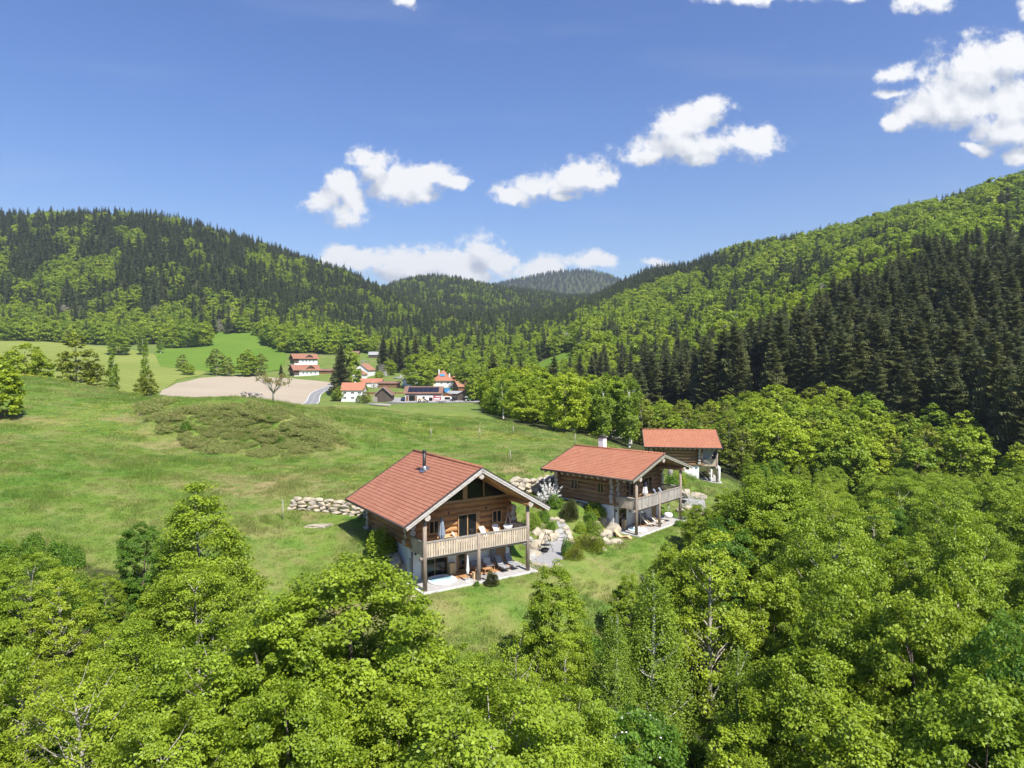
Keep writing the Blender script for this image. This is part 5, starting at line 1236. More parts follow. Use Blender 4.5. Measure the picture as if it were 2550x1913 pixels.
def shrub(kind, x, y, s, label, sz=None, z=None, group=None, name='shrub', cat='shrub', rot=None):
    o = empty(name, (x, y, (hz(x, y) if z is None else z) - .03), rnd.random() * 6.28 if rot is None else rot, label, cat, group); o.scale = (s, s, sz or s)
    for nm, me in (('stems', stem_me), ('blossom' if kind == 'bloom' else 'foliage', SH[kind])):
        c = bpy.data.objects.new(nm, me); C.objects.link(c); c.parent = o
    return o
for nm, me in (('stems', stem_me), ('foliage', SH['lime'])):
    c = bpy.data.objects.new(nm, me); C.objects.link(c); c.parent = pot; c.location = (0, 0, .42); c.scale = (.42, .42, .6)
p = to_world(H1, .35, -1.45); shrub('conif', p.x, p.y, .95, 'round dark green conifer bush at the patio edge of the nearest cabin')
p = to_world(H1, -.75, -.95); shrub('round', p.x, p.y, .42, 'little round bush left of the dark conifer bush')
p = to_world(H2, 2.0, -1.2); shrub('round', p.x, p.y, .65, 'low grey-green bush on the lawn edge below the white loungers')
p = to_world(H2, 3.0, -1.1); shrub('grey', p.x, p.y, .5, 'small pale bush right of the low bush at the patio of the middle cabin')
def gp(px, py, y0=50): return hit(px, py, y0)
def gshrub(kind, px, py, s, label, sz=None, y0=55): v = gp(px, py, y0); return shrub(kind, v.x, v.y, s, label, sz, v.z, 'garden shrubs around the cabins')
gshrub('bloom', 1366, 1253, 1.5, 'white-blossoming bush behind the roof corner of the nearest cabin', 1.9); gshrub('round', 1383, 1262, 1.3, 'dark green shrub right of the white-blossoming bush')
gshrub('grey', 1327, 1316, 1.5, 'grey-green rounded shrub above the boulders at the fire bowl', 1.5); gshrub('round', 1352, 1300, 1.2, 'dark shrub behind the grey-green rounded one')
gshrub('round', 1372, 1320, .8, 'small cushion plant among the rocks at the gravel path'); gshrub('conif', 1420, 1297, 1.6, 'reddish-dark tall shrub on the bank below the middle cabin', 1.7)
gshrub('lime', 1482, 1285, 1.7, 'bright yellow-green shrub against the white wall of the middle cabin', 1.3); gshrub('round', 1470, 1303, 1.1, 'dark low shrub at the foot of the bright yellow-green one')
gshrub('lime', 1445, 1326, .8, 'round green shrub beside the end of the gravel path'); gshrub('grey', 1480, 1330, 1.3, 'pale feathery shrub above the boulder bank')
gshrub('pale', 1462, 1368, 1.9, 'arching shrub with whitish sprays on the lawn bank', 1.3); gshrub('pale', 1430, 1392, 1.0, 'small whitish shrub left below the arching one'); gshrub('round', 1412, 1385, .9, 'green bush at the edge of the gravel by the fire bowl', 1.5)
gshrub('grey', 1486, 1378, .8, 'lavender-grey tuft beside the big boulders of the middle cabin')
gshrub('lime', 948, 1382, 1.6, 'bright green bush against the white side wall of the nearest cabin', 1.7); gshrub('round', 800, 1262, .9, 'dark plant growing between the stones of the dry wall')
gshrub('bloom', 1700, 1150, 1.6, 'white-flowering shrub in front of the far cabin', 2.1, 70); gshrub('lime', 1690, 1205, 1.6, 'yellow-green shrub on the grass bank left of the far cabin', 1.2, 70); gshrub('round', 1672, 1207, 1.3, 'dark shrub on the grass bank beside the yellow-green one', 1.2, 70)
gshrub('round', 1765, 1162, 1.3, 'potted-looking bush under the balcony of the far cabin', 1.2, 90); gshrub('pale', 1755, 1190, 1.2, 'pale herb bush on the slope below the far cabin', 1.0, 80)
gshrub('bloom', 1533, 1093, 2.2, 'blossoming white tree crown behind the chimney', 1.7, 95)
# ---- rocks
def boulder(px, py, r, label, seed, mat='rock', y0=52, dz=-.2, name='boulder', group='garden boulders'):
    v = gp(px, py, y0); r = (r[0] * 1.0, r[1] * .95, r[2] * .85); o = MB().rock((0, 0, r[2] * .42), r, seed, rz=seed * 1.3).build(name, M[mat], None, (v.x, v.y, v.z + dz)); return tag(o, label, 'boulder', group)
BL = [(1339, 1366, (1.25, .9, 1.15), 'big pale rounded boulder beside the right post of the nearest cabin'), (1326, 1392, (.7, .6, .6), 'boulder in the shadow behind the patio of the nearest cabin'),
 (1312, 1358, (.9, .8, .8), 'boulder tucked behind the balcony of the nearest cabin'), (1352, 1347, (1.15, .7, .9), 'blocky yellow boulder behind the fire bowl'), (1376, 1345, (.9, .7, .85), 'flat-topped boulder at the foot of the gravel path'),
 (1336, 1330, (.7, .6, .7), 'boulder under the grey-green shrub'), (1372, 1296, (.55, .5, .45), 'white rounded rock above the gravel path'), (1385, 1294, (.6, .45, .4), 'middle one of three rocks above the gravel path'), (1398, 1300, (.65, .5, .4), 'rightmost of three rocks above the gravel path'),
 (1418, 1345, (.5, .5, .7), 'upright stone at the right of the stone steps'), (1424, 1354, (.8, .6, .55), 'orange-brown rock beside the end of the gravel'),
 (1335, 1408, (.9, .5, .35), 'low edging stone between gravel and patio'), (1352, 1412, (.7, .45, .3), 'second low edging stone on the gravel'),
 (1487, 1318, (1.0, .8, .9), 'upper boulder of the bank below the middle cabin'), (1507, 1306, (1.2, .9, 1.1), 'large cracked boulder below the white wall of the middle cabin'), (1524, 1330, (1.3, 1.0, 1.2), 'largest boulder at the left patio corner of the middle cabin'), (1508, 1352, (.9, .7, .7), 'boulder at the foot of the cracked one'), (1499, 1370, (.6, .5, .45), 'lowest small boulder left of the curved wooden lounger'), (1497, 1335, (1.0, .8, .8), 'boulder in the middle of the bank below the middle cabin'), (1535, 1352, (1.1, .6, .5), 'flat boulder right of the curved wooden lounger head'), (1478, 1300, (.7, .5, .5), 'rock beside the bright yellow-green shrub'), (1512, 1335, (.9, .8, .9), 'boulder wedged between the cracked and the largest one'), (1350, 1375, (.8, .5, .4), 'low stone between fire bowl and big pale boulder'), (1320, 1412, (.6, .5, .4), 'stone at the right patio corner of the nearest cabin'), (1362, 1330, (.9, .6, .6), 'pale stone of the terrace above the fire bowl'), (1385, 1332, (.7, .5, .5), 'small terrace stone beside the gravel path'), (1345, 1312, (.7, .6, .5), 'half-buried rock behind the grey-green shrub'), (1410, 1320, (.6, .5, .5), 'rock bordering the gravel path on its right'), (1416, 1332, (.55, .5, .5), 'reddish rock bordering the lower gravel path'), (1330, 1385, (.8, .6, .6), 'pale stone below the big rounded boulder'), (1390, 1408, (.8, .5, .35), 'flat stone at the lawn side of the gravel court'), (1475, 1345, (.8, .6, .5), 'stone below the feathery shrub on the bank'), (1455, 1350, (.6, .5, .4), 'small stone on the grass bank'),
 (1445, 1256, (.6, .45, .35), 'pale rock at the upper end of the white wall'), (1465, 1262, (.7, .4, .35), 'flat pale rock along the white wall top'),
 (985, 1410, (1.2, .8, .9), 'pale boulder at the lower left corner of the nearest cabin'), (1005, 1425, (.8, .7, .7), 'smaller boulder against the lower left corner'), (968, 1430, (.9, .7, .5), 'flat boulder left of the nearest cabin corner'), (960, 1380, (.9, .5, .5), 'stone in the shadow along the side wall'), (935, 1340, (.9, .5, .5), 'stone edging halfway up the side wall'), (915, 1318, (.8, .5, .5), 'topmost stone edging the side wall'),
 (795, 1312, (1.6, .9, .35), 'flat earthy rock lying in the lawn left of the nearest cabin'), (1035, 1490, (.9, .5, .3), 'flat stone slab at the left patio edge'),
 (1737, 1240, (1.3, 1.0, 1.0), 'big rounded boulder beyond the patio of the middle cabin'), (1706, 1236, (1.1, .9, 1.1), 'cracked boulder behind the second fire bowl'), (1715, 1268, (1.1, .7, .6), 'flat boulder below the second fire bowl'), (1738, 1270, (.9, .7, .6), 'boulder at the right end of the lower stone row'), (1694, 1275, (.9, .6, .6), 'boulder right behind the right post of the middle cabin'), (1752, 1280, (.8, .6, .6), 'last boulder of the stone row before the trees')]
for k, (px, py, r, lb) in enumerate(BL): boulder(px, py, r, lb, 10 + k, 'rockg' if k in (1, 2) else 'rock', 52 if px < 1480 else 66)
def stone_wall(name, a, b_, H, label, seed, mat='rock', size=.62, drop=0):
    a, b_ = Vector(a), Vector(b_); L = (b_ - a).length; w_ = MB(); q = random.Random(seed); z = 0; row = 0
    mid = (a + b_) / 2; d = (b_ - a).normalized(); n = Vector((d.y, -d.x))
    while z < H:
        hgt = size * q.uniform(.5, .7); x = -q.random() * .4 + row * .12
        while x < L - row * .2:
            ln = size * q.uniform(.9, 2.1); p = a + d * (x + ln / 2); zz = hz(p.x, p.y) if not drop else min(hz(p.x - n.x * -1, p.y), hz(p.x, p.y))
            loc = p - n * (z * .18); w_.rock((loc.x, loc.y, zz - .1 + z + hgt / 2), (ln * .66, size * .7, hgt * .74), q.random() * 99, sub=2, rz=math.atan2(d.y, d.x) + q.uniform(-.1, .1), rough=.5); x += ln
        z += hgt * .92; row += 1
    o = w_.build(name, M[mat]); return tag(o, label, 'stone wall')
stone_wall('stone_wall', xy(gp(722, 1268)), xy(gp(912, 1292)), 1.15, 'dry stone retaining wall behind the left eave of the nearest cabin', 1)
stone_wall('stone_wall', xy(gp(1275, 1228)), xy(gp(1402, 1213)), 1.3, 'stone retaining wall between the nearest and the middle cabin', 2, size=.95)
for k, (px, py, nm) in enumerate(((1392, 1330, 'second highest'), (1398, 1338, 'second lowest'), (1402, 1346, 'lowest'), (1390, 1322, 'highest'))):
    v = gp(px, py); tag(MB().rock((0, 0, 0), (.75, .4, .12), 70 + k, sub=2, rz=.3).build('stone_step', M['rockg'], None, (v.x, v.y, v.z + .05)), nm + ' stone step of the gravel path', 'step', 'stone steps of the gravel path')
v = gp(1310, 1222); tag(MB().rock((0, 0, .5), (1.1, .25, .95), 88, sub=2, rz=.2).build('boulder', M['rockg'], None, tuple(gp(1333, 1224))), 'upright grey rock slab in front of the retaining wall', 'boulder', 'garden boulders')
# gravel
drape('gravel_court', [xy(gp(*p)) for p in ((1330, 1420), (1316, 1385), (1318, 1368), (1345, 1352), (1385, 1350), (1408, 1362), (1405, 1392), (1370, 1418))], M['gravel'], .03, .5)
drape('gravel_path', [xy(gp(*p)) for p in ((1380, 1350), (1392, 1318), (1385, 1300), (1400, 1296), (1420, 1316), (1418, 1340), (1408, 1362))], M['gravel'], .035, .5)
drape('gravel_court', [xy(gp(*p, 70)) for p in ((1700, 1262), (1690, 1235), (1720, 1232), (1752, 1240), (1765, 1268), (1740, 1275))], M['gravel'], .03, .5)
drape('gravel_court', [xy(gp(*p, 64)) for p in ((1330, 1236), (1395, 1222), (1392, 1240), (1345, 1252))], M['gravel'], .03, .5)
def tripod(v, label):
    o = empty('fire_bowl', tuple(v), .3, label, 'fire bowl', 'tripod fire bowls on gravel')
    for a in (0, 2.1, 4.2): MB().tube([(math.cos(a) * .85, math.sin(a) * .85, 0), (math.cos(a) * -.05, math.sin(a) * -.05, 2.0)], [.025, .02], 6).build('leg', M['metal'], o)
    MB().tube([(0, 0, 1.9), (0, 0, .75)], [.012, .012], 4).build('chain', M['metal'], o)
    MB().lathe([(.1, .12), (.3, .2), (.42, .38), (.38, .38), (.27, .25), (.05, .18)], 18).lathe([(.43, .74), (.43, .76), (.01, .76)], 18).build('bowl', M['metal'], o)
tripod(gp(1358, 1378), 'black tripod with grill bowl on the gravel by the nearest cabin'); tripod(gp(1703, 1254, 70), 'black tripod with grill bowl on the gravel beyond the middle cabin')
v = gp(1553, 1341, 64); o = empty('curved_lounger', tuple(v), -.55, 'curved blond wooden lounger on the lawn below the middle cabin', 'lounger')
c = MB(); pr = [(-1.0, .75), (-.6, .35), (-.25, .12), (.15, .22), (.5, .3), (.9, .06)]; vs = []
for (a, z_) in pr: vs += [(a, -.3, z_), (a, .3, z_), (a, -.3, z_ - .05), (a, .3, z_ - .05)]
fs = []
for k in range(len(pr) - 1): a = k * 4; fs += [(a, a + 4, a + 5, a + 1), (a + 2, a + 3, a + 7, a + 6), (a, a + 2, a + 6, a + 4), (a + 1, a + 5, a + 7, a + 3)]
c.add(vs, fs + [(0, 1, 3, 2), (20, 22, 23, 21)]).build('seat', M['blond'], o); c = MB()
for s in (-.27, .27): c.beam((-.75, s, .4), (-.6, s, 0), .05, .05); c.beam((-.6, s, .03), (.85, s, .03), .05, .05)
c.build('frame', M['blond'], o)
# awning and pots of the far cabin
o = put(H3, 'sail_awning', -4.6, 1.0, 0, 0, 'dark grey sail awning drawn under the roof of the far cabin', 'awning')
MB().add([(0, -1.0, 5.7), (0, 1.4, 5.7), (-.05, 1.3, 3.6), (-.1, .1, 3.9), (.03, -1.0, 5.7), (.03, 1.4, 5.7), (-.02, 1.3, 3.6), (-.07, .1, 3.9)], [(0, 1, 2, 3), (7, 6, 5, 4), (0, 4, 5, 1), (1, 5, 6, 2), (2, 6, 7, 3), (3, 7, 4, 0)]).build('sail', M['fabricg'], o)
MB().tube([(0, -.9, 5.75), (0, 1.5, 5.75)], [.03, .03], 6).build('rod', M['metal'], o)
o = put(H3, 'stacked_parasol', -4.3, .3, 2.8, 0, 'closed black parasol at the corner post of the far cabin', 'parasol'); MB().lathe([(.2, .6), (.34, .8), (.2, 1.7), (.05, 2.3)], 12).build('canopy', M['navy'], o); MB().tube([(0, 0, 0), (0, 0, 2.3)], [.03, .03], 6).build('pole', M['metal'], o)
v = gp(1669, 1192, 75); o = empty('wooden_post', tuple(v), .1, 'grey wooden trunk post on the bank left of the far cabin', 'post'); MB().tube([(0, 0, -.2), (0, 0, 2.2)], [.4, .36], 10).build('trunk', M['greywood'], o); MB().tube([(0, 0, 2.2), (0, 0, 2.35)], [.5, .45], 10).build('cap', M['trim'], o)

# ------------------------------------------------------------------ the hamlet
M['villroof'] = roof_mat('village_tiles', (.45, .19, .11), (.50, .22, .135), (.37, .15, .09), .4, .5)
M['oldroof'] = roof_mat('old_tiles', (.40, .20, .12), (.45, .24, .15), (.30, .13, .08), .4, .5)
M['chaletroof'] = roof_mat('chalet_tiles', (.34, .16, .10), (.39, .19, .12), (.25, .11, .07), .4, .5)
M['brownroof'] = roof_mat('brown_tiles', (.25, .14, .10), (.30, .18, .13), (.17, .09, .07), .4, .5)
M['darkwood'] = pmat('dark_boards', (.075, .062, .052), (.13, .095, .07), .85, 1.2, (6, 6, .3))
M['brownwood'] = pmat('brown_boards', (.24, .13, .07), (.17, .09, .05), .85, 1.2, (6, 6, .3))
M['yellow'] = pmat('cream_plaster', (.72, .60, .32), (.66, .54, .28), .9, 1)
M['solar'] = pmat('solar_panel', (.012, .014, .024), (.018, .02, .034), .25, 1, spec=.5)
M['greysheet'] = pmat('grey_sheet_roof', (.36, .36, .35), (.27, .27, .26), .7, .4)
M['red'] = pmat('red_banner', (.42, .05, .06), (.34, .04, .05), .7, 2); M['orange'] = pmat('orange_boards', (.50, .22, .09), (.42, .17, .07), .8, 1)
M['beige'] = pmat('beige_paint', (.66, .56, .40), (.58, .48, .34), .5, 1); M['carblue'] = pmat('dark_blue_paint', (.03, .04, .09), (.025, .03, .07), .25, 1, spec=.6)
M['greenpaint'] = pmat('green_paint', (.03, .13, .07), (.025, .10, .05), .4, 1, spec=.5); M['bluec'] = pmat('blue_sheet', (.06, .28, .62), (.05, .22, .5), .6, 1); M['tyre'] = pmat('tyre_rubber', (.02, .02, .02), None, .8)
def house(name, label, px, base, W, D, eave, ridge, wall, roof, axis='x', rz=0, over=.6, wins=(), gablemat=None, y0=210, cat='house', chimney=None, group=None, upper=None, pane='glass', dz=0):
    """gabled building, origin at the middle of its front foot; axis x: ridge runs across the view, y: the gable faces the camera"""
    v = hit(px, base, y0); r = empty(name, (v.x, v.y, v.z + dz), rz, label, cat, group)
    zs = eave if upper is None else upper[0]
    MB().bb((-W / 2, 0, -3), (W / 2, D, zs)).build('wall', M[wall], r)
    if upper: MB().bb((-W / 2 - .04, -.04, zs), (W / 2 + .04, D + .04, eave)).build('upper_wall', M[upper[1]], r)
    gm = M[gablemat or (upper[1] if upper else wall)]
    t = .22
    if axis == 'x':
        h = D / 2; sl = (ridge - eave) / h
        MB().prism([(0, eave), (D, eave), (h, ridge - .1)], -W / 2 + .02, W / 2 - .02, axis='x').build('gable', gm, r)
        for s in (-1, 1):
            o_ = over; P = [(h, ridge), (h + s * (h + o_), eave - sl * o_), (h + s * (h + o_), eave - sl * o_ + t), (h, ridge + t)]
            if s < 0: P = P[::-1]
            ro = MB().prism(P, -W / 2 - over, W / 2 + over, axis='x'); ob = ro.build('roof', M[roof], r)
            # tiles are laid along the slope: turn the pattern by using the object's own axes
            ob.data.transform(Matrix.Rotation(-math.pi / 2, 4, 'Z')); ob.rotation_euler = (0, 0, math.pi / 2)
    else:
        h = W / 2; sl = (ridge - eave) / h
        MB().prism([(-h, eave), (h, eave), (0, ridge - .1)], .02, D - .02).build('gable', gm, r)
        for s in (-1, 1):
            P = [(0, ridge), (s * (h + over), eave - sl * over), (s * (h + over), eave - sl * over + t), (0, ridge + t)]
            if s < 0: P = P[::-1]
            MB().prism(P, -over, D + over).build('roof', M[roof], r)
    for w_ in wins:
        x0, x1, z0, z1 = w_[:4]; nm = w_[4] if len(w_) > 4 else 'window'
        opening(nm, r, x0, x1, z0, z1, -.045 if upper and z0 > zs else 0, 2 if nm == 'window' else 1, .12, w_[5] if len(w_) > 5 else 'white')
    if chimney: MB().bb((chimney[0] - .35, chimney[1] - .35, eave), (chimney[0] + .35, chimney[1] + .35, chimney[2])).build('chimney', M['white'], r)
    return r
V = 'houses of the hamlet'
w6 = [(x, x + 1.7, z, z + 1.15) for z in (1.0, 3.6) for x in (-4.6, -.6, 2.9)]
house('farmhouse', 'white two-storey house with a red roof and six windows beside the road', 877, 1001, 11.2, 8.5, 5.7, 9.1, 'plaster', 'villroof', wins=w6, group=V, over=.55, chimney=(.5, 4.6, 9.7), dz=.4)
r = house('wooden_shed', 'black board shed with a gable front and pale roof edges', 954, 1002, 8.2, 9, 4.1, 7.6, 'darkwood', 'brownroof', 'y', cat='shed', over=.8)
opening('shed_door', r, -2.0, 2.0, 0, 3.3, 0, 2, .1, 'darkwood', panel=3.2)
MB().beam((-4.9, -.85, 3.4), (0, -.85, 7.75), .1, .35).beam((4.9, -.85, 3.4), (0, -.85, 7.75), .1, .35).build('bargeboard', M['greywood'], r)
r = house('farm_barn', 'long farm building with dark solar panels on its reddish roof', 1054, 1000, 19, 9, 4.4, 7.4, 'plaster', 'brownroof', cat='barn', over=.7, upper=(3.3, 'brownwood'), wins=((-7.5, -4.2, .05, 3.1, 'garage_opening', 'brownwood'), (2.9, 4.9, .1, 2.0, 'wooden_gate', 'orange')))  # shaded inside of the open garage put in as a dark pane
hh = 4.5; sa = math.atan(3.0 / 4.5)
for k in range(6):
    MB().box((-6.7 + k * 2.66, 1.9, 4.4 + 1.9 * 3 / 4.5 + .28), (2.6, 4.3, .07), M=Matrix.Rotation(sa, 3, 'X')).build('solar_panel', M['solar'], r)
MB().bb((-8.9, -.08, 0), (-7.7, -.02, 2.8)).build('door_leaf', M['brownwood'], r); MB().bb((-4.1, -.08, 0), (-3.2, -.02, 2.8)).build('door_leaf', M['brownwood'], r)
MB().bb((5.2, -.06, .5), (9.2, -.01, 3.1)).build('banner', M['red'], r); MB().bb((5.6, -.09, .9), (8.6, -.062, 1.7)).bb((6.3, -.09, 2.3), (8.9, -.062, 2.7)).build('banner_print', M['fabricw'], r)
# red hip-roofed farmhouse
v = hit(1098, 968, 260); r = empty('farmhouse', (v.x, v.y + 6, v.z + .5), -.05, 'tall white farmhouse with a steep red hip roof and a small blue solar panel', 'house', V)
r.scale = (1.1, 1.1, .9); MB().bb((-6.2, 0, -3), (6.2, 9, 4.7)).build('wall', M['plaster'], r)
hp = MB(); hp.add([(-7, -.8, 4.4), (7, -.8, 4.4), (7, 9.8, 4.4), (-7, 9.8, 4.4), (-.6, 4.5, 11.2), (.6, 4.5, 11.2), (-3, 2, 7.2), (3, 2, 7.2), (3, 7, 7.2), (-3, 7, 7.2)], [(0, 1, 7, 6), (1, 2, 8, 7), (2, 3, 9, 8), (3, 0, 6, 9), (6, 7, 5, 4), (7, 8, 5), (8, 9, 4, 5), (9, 6, 4), (3, 2, 1, 0)])
hp.build('roof', M['villroof'], r); MB().box((-.2, 2.2, 8.1), (2.6, .1, 1.5), M=Matrix.Rotation(R(-32), 3, 'X')).build('solar_panel', M['bluec'], r)
MB().bb((3.4, 2.2, 4.4), (4.1, 2.9, 9.2)).build('chimney', M['white'], r); MB().bb((-2.6, 4, 8), (-1.9, 4.6, 11.8)).build('chimney', M['white'], r)
MB().bb((6.2, 1, -3), (9.4, 8, 4.2)).build('wing_wall', M['brownwood'], r); MB().prism([(.4, 6.6), (9.0, 6.6), (9.0, 6.85), (.4, 6.85)], 5.4, 9.9, axis='x').prism([(.2, 4.3), (4.5, 7.4), (4.5, 7.1), (.2, 4.0)], 5.4, 9.9, axis='x').build('wing_roof', M['villroof'], r)
for x in (-4.2, -.8, 2.6): opening('window', r, x, x + 1.1, 2.4, 3.7, 0, 2, .12, 'white')
house('open_barn', 'low brown barn with an open black gable mouth right of the farm', 1160, 999, 9.5, 12, 3.3, 5.8, 'darkwood', 'brownroof', 'y', -.12, cat='barn', wins=((-1.2, 3.2, .05, 2.9, 'barn_mouth', 'darkwood'),))  # dark pane stands in for the shade inside the open gable
house('lean_to', 'grey flat-roofed lean-to beside the open barn', 1133, 996, 8, 9, 3.2, 4.2, 'darkwood', 'greysheet', 'x', -.1, cat='barn', y0=260)
house('wood_barn', 'weathered brown barn roof behind the open barn', 1168, 978, 13, 7, 3.6, 6.2, 'brownwood', 'oldroof', 'x', .5, cat='barn', y0=260)
house('garage', 'small orange-boarded garage joined to the solar barn', 1114, 997, 4.6, 6, 2.6, 3.5, 'plaster', 'brownroof', 'y', cat='garage', upper=(1.9, 'orange'), wins=((-1.6, 1.6, .05, 1.6, 'garage_opening', 'white'),))
house('cream_house', 'small cream-yellow house half hidden left of the red hip roof', 1066, 966, 6, 7, 3.4, 5.6, 'yellow', 'brownroof', 'y', y0=260, group=V, wins=((-1, .4, 1.2, 2.3),))
house('white_house', 'white gable house with a dark wooden porch gable above the low red roofs', 898, 938, 10.5, 12, 4.6, 8.6, 'plaster', 'oldroof', 'y', -.22, y0=260, group=V, wins=((-1, .4, 4.6, 5.6),))
house('white_annex', 'low annex with a dark board gable in front of the white gable house', 888, 945, 8.2, 8, 3.3, 5.6, 'plaster', 'oldroof', 'y', -.2, y0=260, group=V, gablemat='darkwood', wins=((-2.6, -1.6, .8, 1.7), (1.0, 1.9, .8, 1.7)), cat='annex')
house('low_building', 'long low white building with a red roof behind the white farmhouse', 914, 964, 17, 6, 2.9, 4.9, 'plaster', 'villroof', y0=260, cat='building', wins=((-6, -4, .3, 2.2), (-3, -1, .3, 2.2), (3, 4.2, .8, 2)))
house('carport', 'flat brown-roofed wooden carport right of the low white building', 968, 966, 12, 5, 2.7, 3.6, 'brownwood', 'brownroof', y0=260, cat='carport')
house('white_shed', 'little white shed with a grey roof left of the broad fresh tree', 1012, 962, 6.2, 7, 3.2, 5.2, 'plaster', 'greysheet', 'y', -.5, y0=260, cat='shed')
house('field_shed', 'small grey shed beside the trees below the pasture', 628, 936, 6, 5, 2.8, 4.2, 'greysheet', 'greysheet', y0=260, cat='shed')
def chalet(px, base, label, dz=0, s=1, up=None):
    r = house('chalet', label, px, base, 17 * s, 9, 4.4, 7.3, 'plaster', 'chaletroof', 'x', .62, 1.2, wins=[(x, x + 1.2, 1.2, 2.5) for x in (-3, -.4, 2.4, 5.2)], gablemat='darkwood', y0=300, group=V, dz=dz, upper=up)
    MB().bb((-17 * s / 2 - .35, -.1, .3), (-17 * s / 2 + 3.4, 8.95, 4.4)).build('timber_end', M['darkwood'], r)
    MB().bb((-17 * s / 2 - 1.3, -.5, 2.6), (-17 * s / 2 - .36, 9, 3.4)).build('balcony', M['brownwood'], r)
    d = MB().prism([(.6, 5.4), (5.0, 5.4), (2.8, 6.9)], 0, 3); d.build('dormer', M['darkwood'], r)
    for s_ in (-1, 1): MB().prism([(2.8, 7.0), (2.8 + s_ * 2.9, 5.05), (2.8 + s_ * 2.9, 5.25), (2.8, 7.2)][::s_], -.5, 3.4).build('dormer_roof', M['oldroof'], r)
    return r
chalet(762, 913, 'upper of the two brown-roofed chalets with a dark timber end', 2.0, 1.05, (3.0, 'darkwood')); chalet(764, 936, 'lower of the two brown-roofed chalets, with a white front', 0, 1)
house('long_shed', 'low reddish shed stretching right from the lower chalet', 812, 931, 11, 5, 2.2, 3.2, 'brownwood', 'brownroof', y0=300, cat='shed')
house('hillside_hut', 'dark wooden hut on the clearing above the hamlet, right one', 930, 892, 8, 6, 3, 5.2, 'darkwood', 'greysheet', y0=380, cat='hut'); house('hillside_hut', 'small dark hut on the clearing above the hamlet, left one', 884, 888, 6, 5, 2.6, 4.4, 'darkwood', 'brownroof', y0=380, cat='hut')
house('valley_house', 'distant white-walled house among the trees beside the valley road', 1095, 878, 11, 7, 3, 5.8, 'plaster', 'greysheet', 'y', y0=400, group=V)
# vehicles
def wheel(o, x, y, r, w=.3):
    wl = MB().tube([(x, y - w / 2, r), (x, y + w / 2, r)], [r, r], 16).build('wheel', M['tyre'], o); MB().tube([(x, y - w / 2 - .02, r), (x, y + w / 2 + .02, r)], [r * .5, r * .5], 12).build('rim', M['beige'], wl)
def on_v(name, px, base, rz, label, cat, y0=215): v = hit(px, base, y0); return empty(name, (v.x, v.y, v.z + .22), rz, label, cat)
o = on_v('loader', 1052, 1003, .05, 'beige wheel loader parked in front of the solar barn', 'loader')
MB().bb((-2.2, -.6, .8), (.2, .6, 1.9)).prism([(-2.2, 1.9), (.2, 1.9), (.1, 2.1), (-2.1, 2.05)], -.55, .55).build('body', M['beige'], o)
MB().bb((.0, -.6, 1.2), (1.2, .6, 1.7)).bb((.0, -.62, 2.75), (1.3, .62, 2.9)).build('cab_frame', M['beige'], o); MB().bb((.05, -.55, 1.7), (1.2, .55, 2.75)).build('cab_glass', M['glass'], o)
MB().beam((1.1, 0, 1.3), (2.6, 0, .6), .5, .25).bb((2.4, -.9, .2), (3.0, .9, .9)).build('shovel', M['metal'], o)
for x in (-1.5, 1.3):
    for y in (-.85, .85): wheel(o, x, y, .75, .4)
o = on_v('parked_car', 1007, 1000, 1.45, 'dark blue van parked at the left end of the solar barn', 'van')
MB().prism([(-2.3, .4), (2.3, .4), (2.35, 1.0), (1.7, 1.15), (1.1, 1.95), (-2.2, 2.0), (-2.35, 1.0)], -.9, .9).build('body', M['carblue'], o); MB().prism([(1.0, 1.9), (1.62, 1.15), (-1.9, 1.15), (-1.9, 1.85)][::-1], -.92, .92).build('window', M['glass'], o)
for x in (-1.45, 1.45):
    for y in (-.8, .8): wheel(o, x, y, .34, .24)
o = on_v('tractor', 1165, 1001, .1, 'small green tractor with a white cab roof at the open barn', 'tractor')
MB().bb((-.2, -.4, .7), (1.6, .4, 1.4)).build('hood', M['greenpaint'], o); MB().bb((-1.4, -.65, 1.0), (-.2, .65, 2.2)).build('cab', M['glass'], o); MB().bb((-1.6, -.75, 2.2), (-.05, .75, 2.38)).build('cab_roof', M['white'], o)
for y in (-.75, .75): wheel(o, -.9, y, .75, .35); wheel(o, 1.2, y, .45, .25)
o = on_v('tractor', 1127, 1001, 2.2, 'blue compact tractor between garage and open barn', 'tractor')
MB().bb((-.2, -.4, .6), (1.4, .4, 1.2)).build('hood', M['bluec'], o); MB().bb((-1.2, -.6, .9), (-.2, .6, 2.0)).build('cab', M['glass'], o)
for y in (-.7, .7): wheel(o, -.8, y, .65, .3); wheel(o, 1.0, y, .4, .22)
o = on_v('trailer', 1098, 1004, 0, 'flat trailer standing before the red banner of the solar barn', 'trailer'); MB().bb((-2.6, -.9, .6), (2.6, .9, .8)).build('bed', M['metal'], o)
for x in (-.6, .6): wheel(o, x, -.8, .35, .2)
v = hit(1113, 976, 260); o = empty('container', (v.x, v.y - 6, v.z), .1, 'bright blue covered container behind the solar barn', 'container'); MB().bb((-2.2, -1.5, 0), (2.2, 1.5, 2.0)).build('body', M['bluec'], o); MB().bb((-2.3, -1.6, 2.0), (2.3, 1.6, 2.12)).build('lid', M['bluec'], o)
o = on_v('wood_pile', 934, 1003, 0, 'stacked firewood with pale log ends left of the black shed', 'firewood'); p = MB(); q = random.Random(4)
for i in range(7):
    for k in range(8): p.tube([(-.95 + i * .32, -.6, .16 + k * .3), (-.95 + i * .32, .6, .16 + k * .3)], [.15, .15], 7)
p.build('logs', M['cutwood'], o)
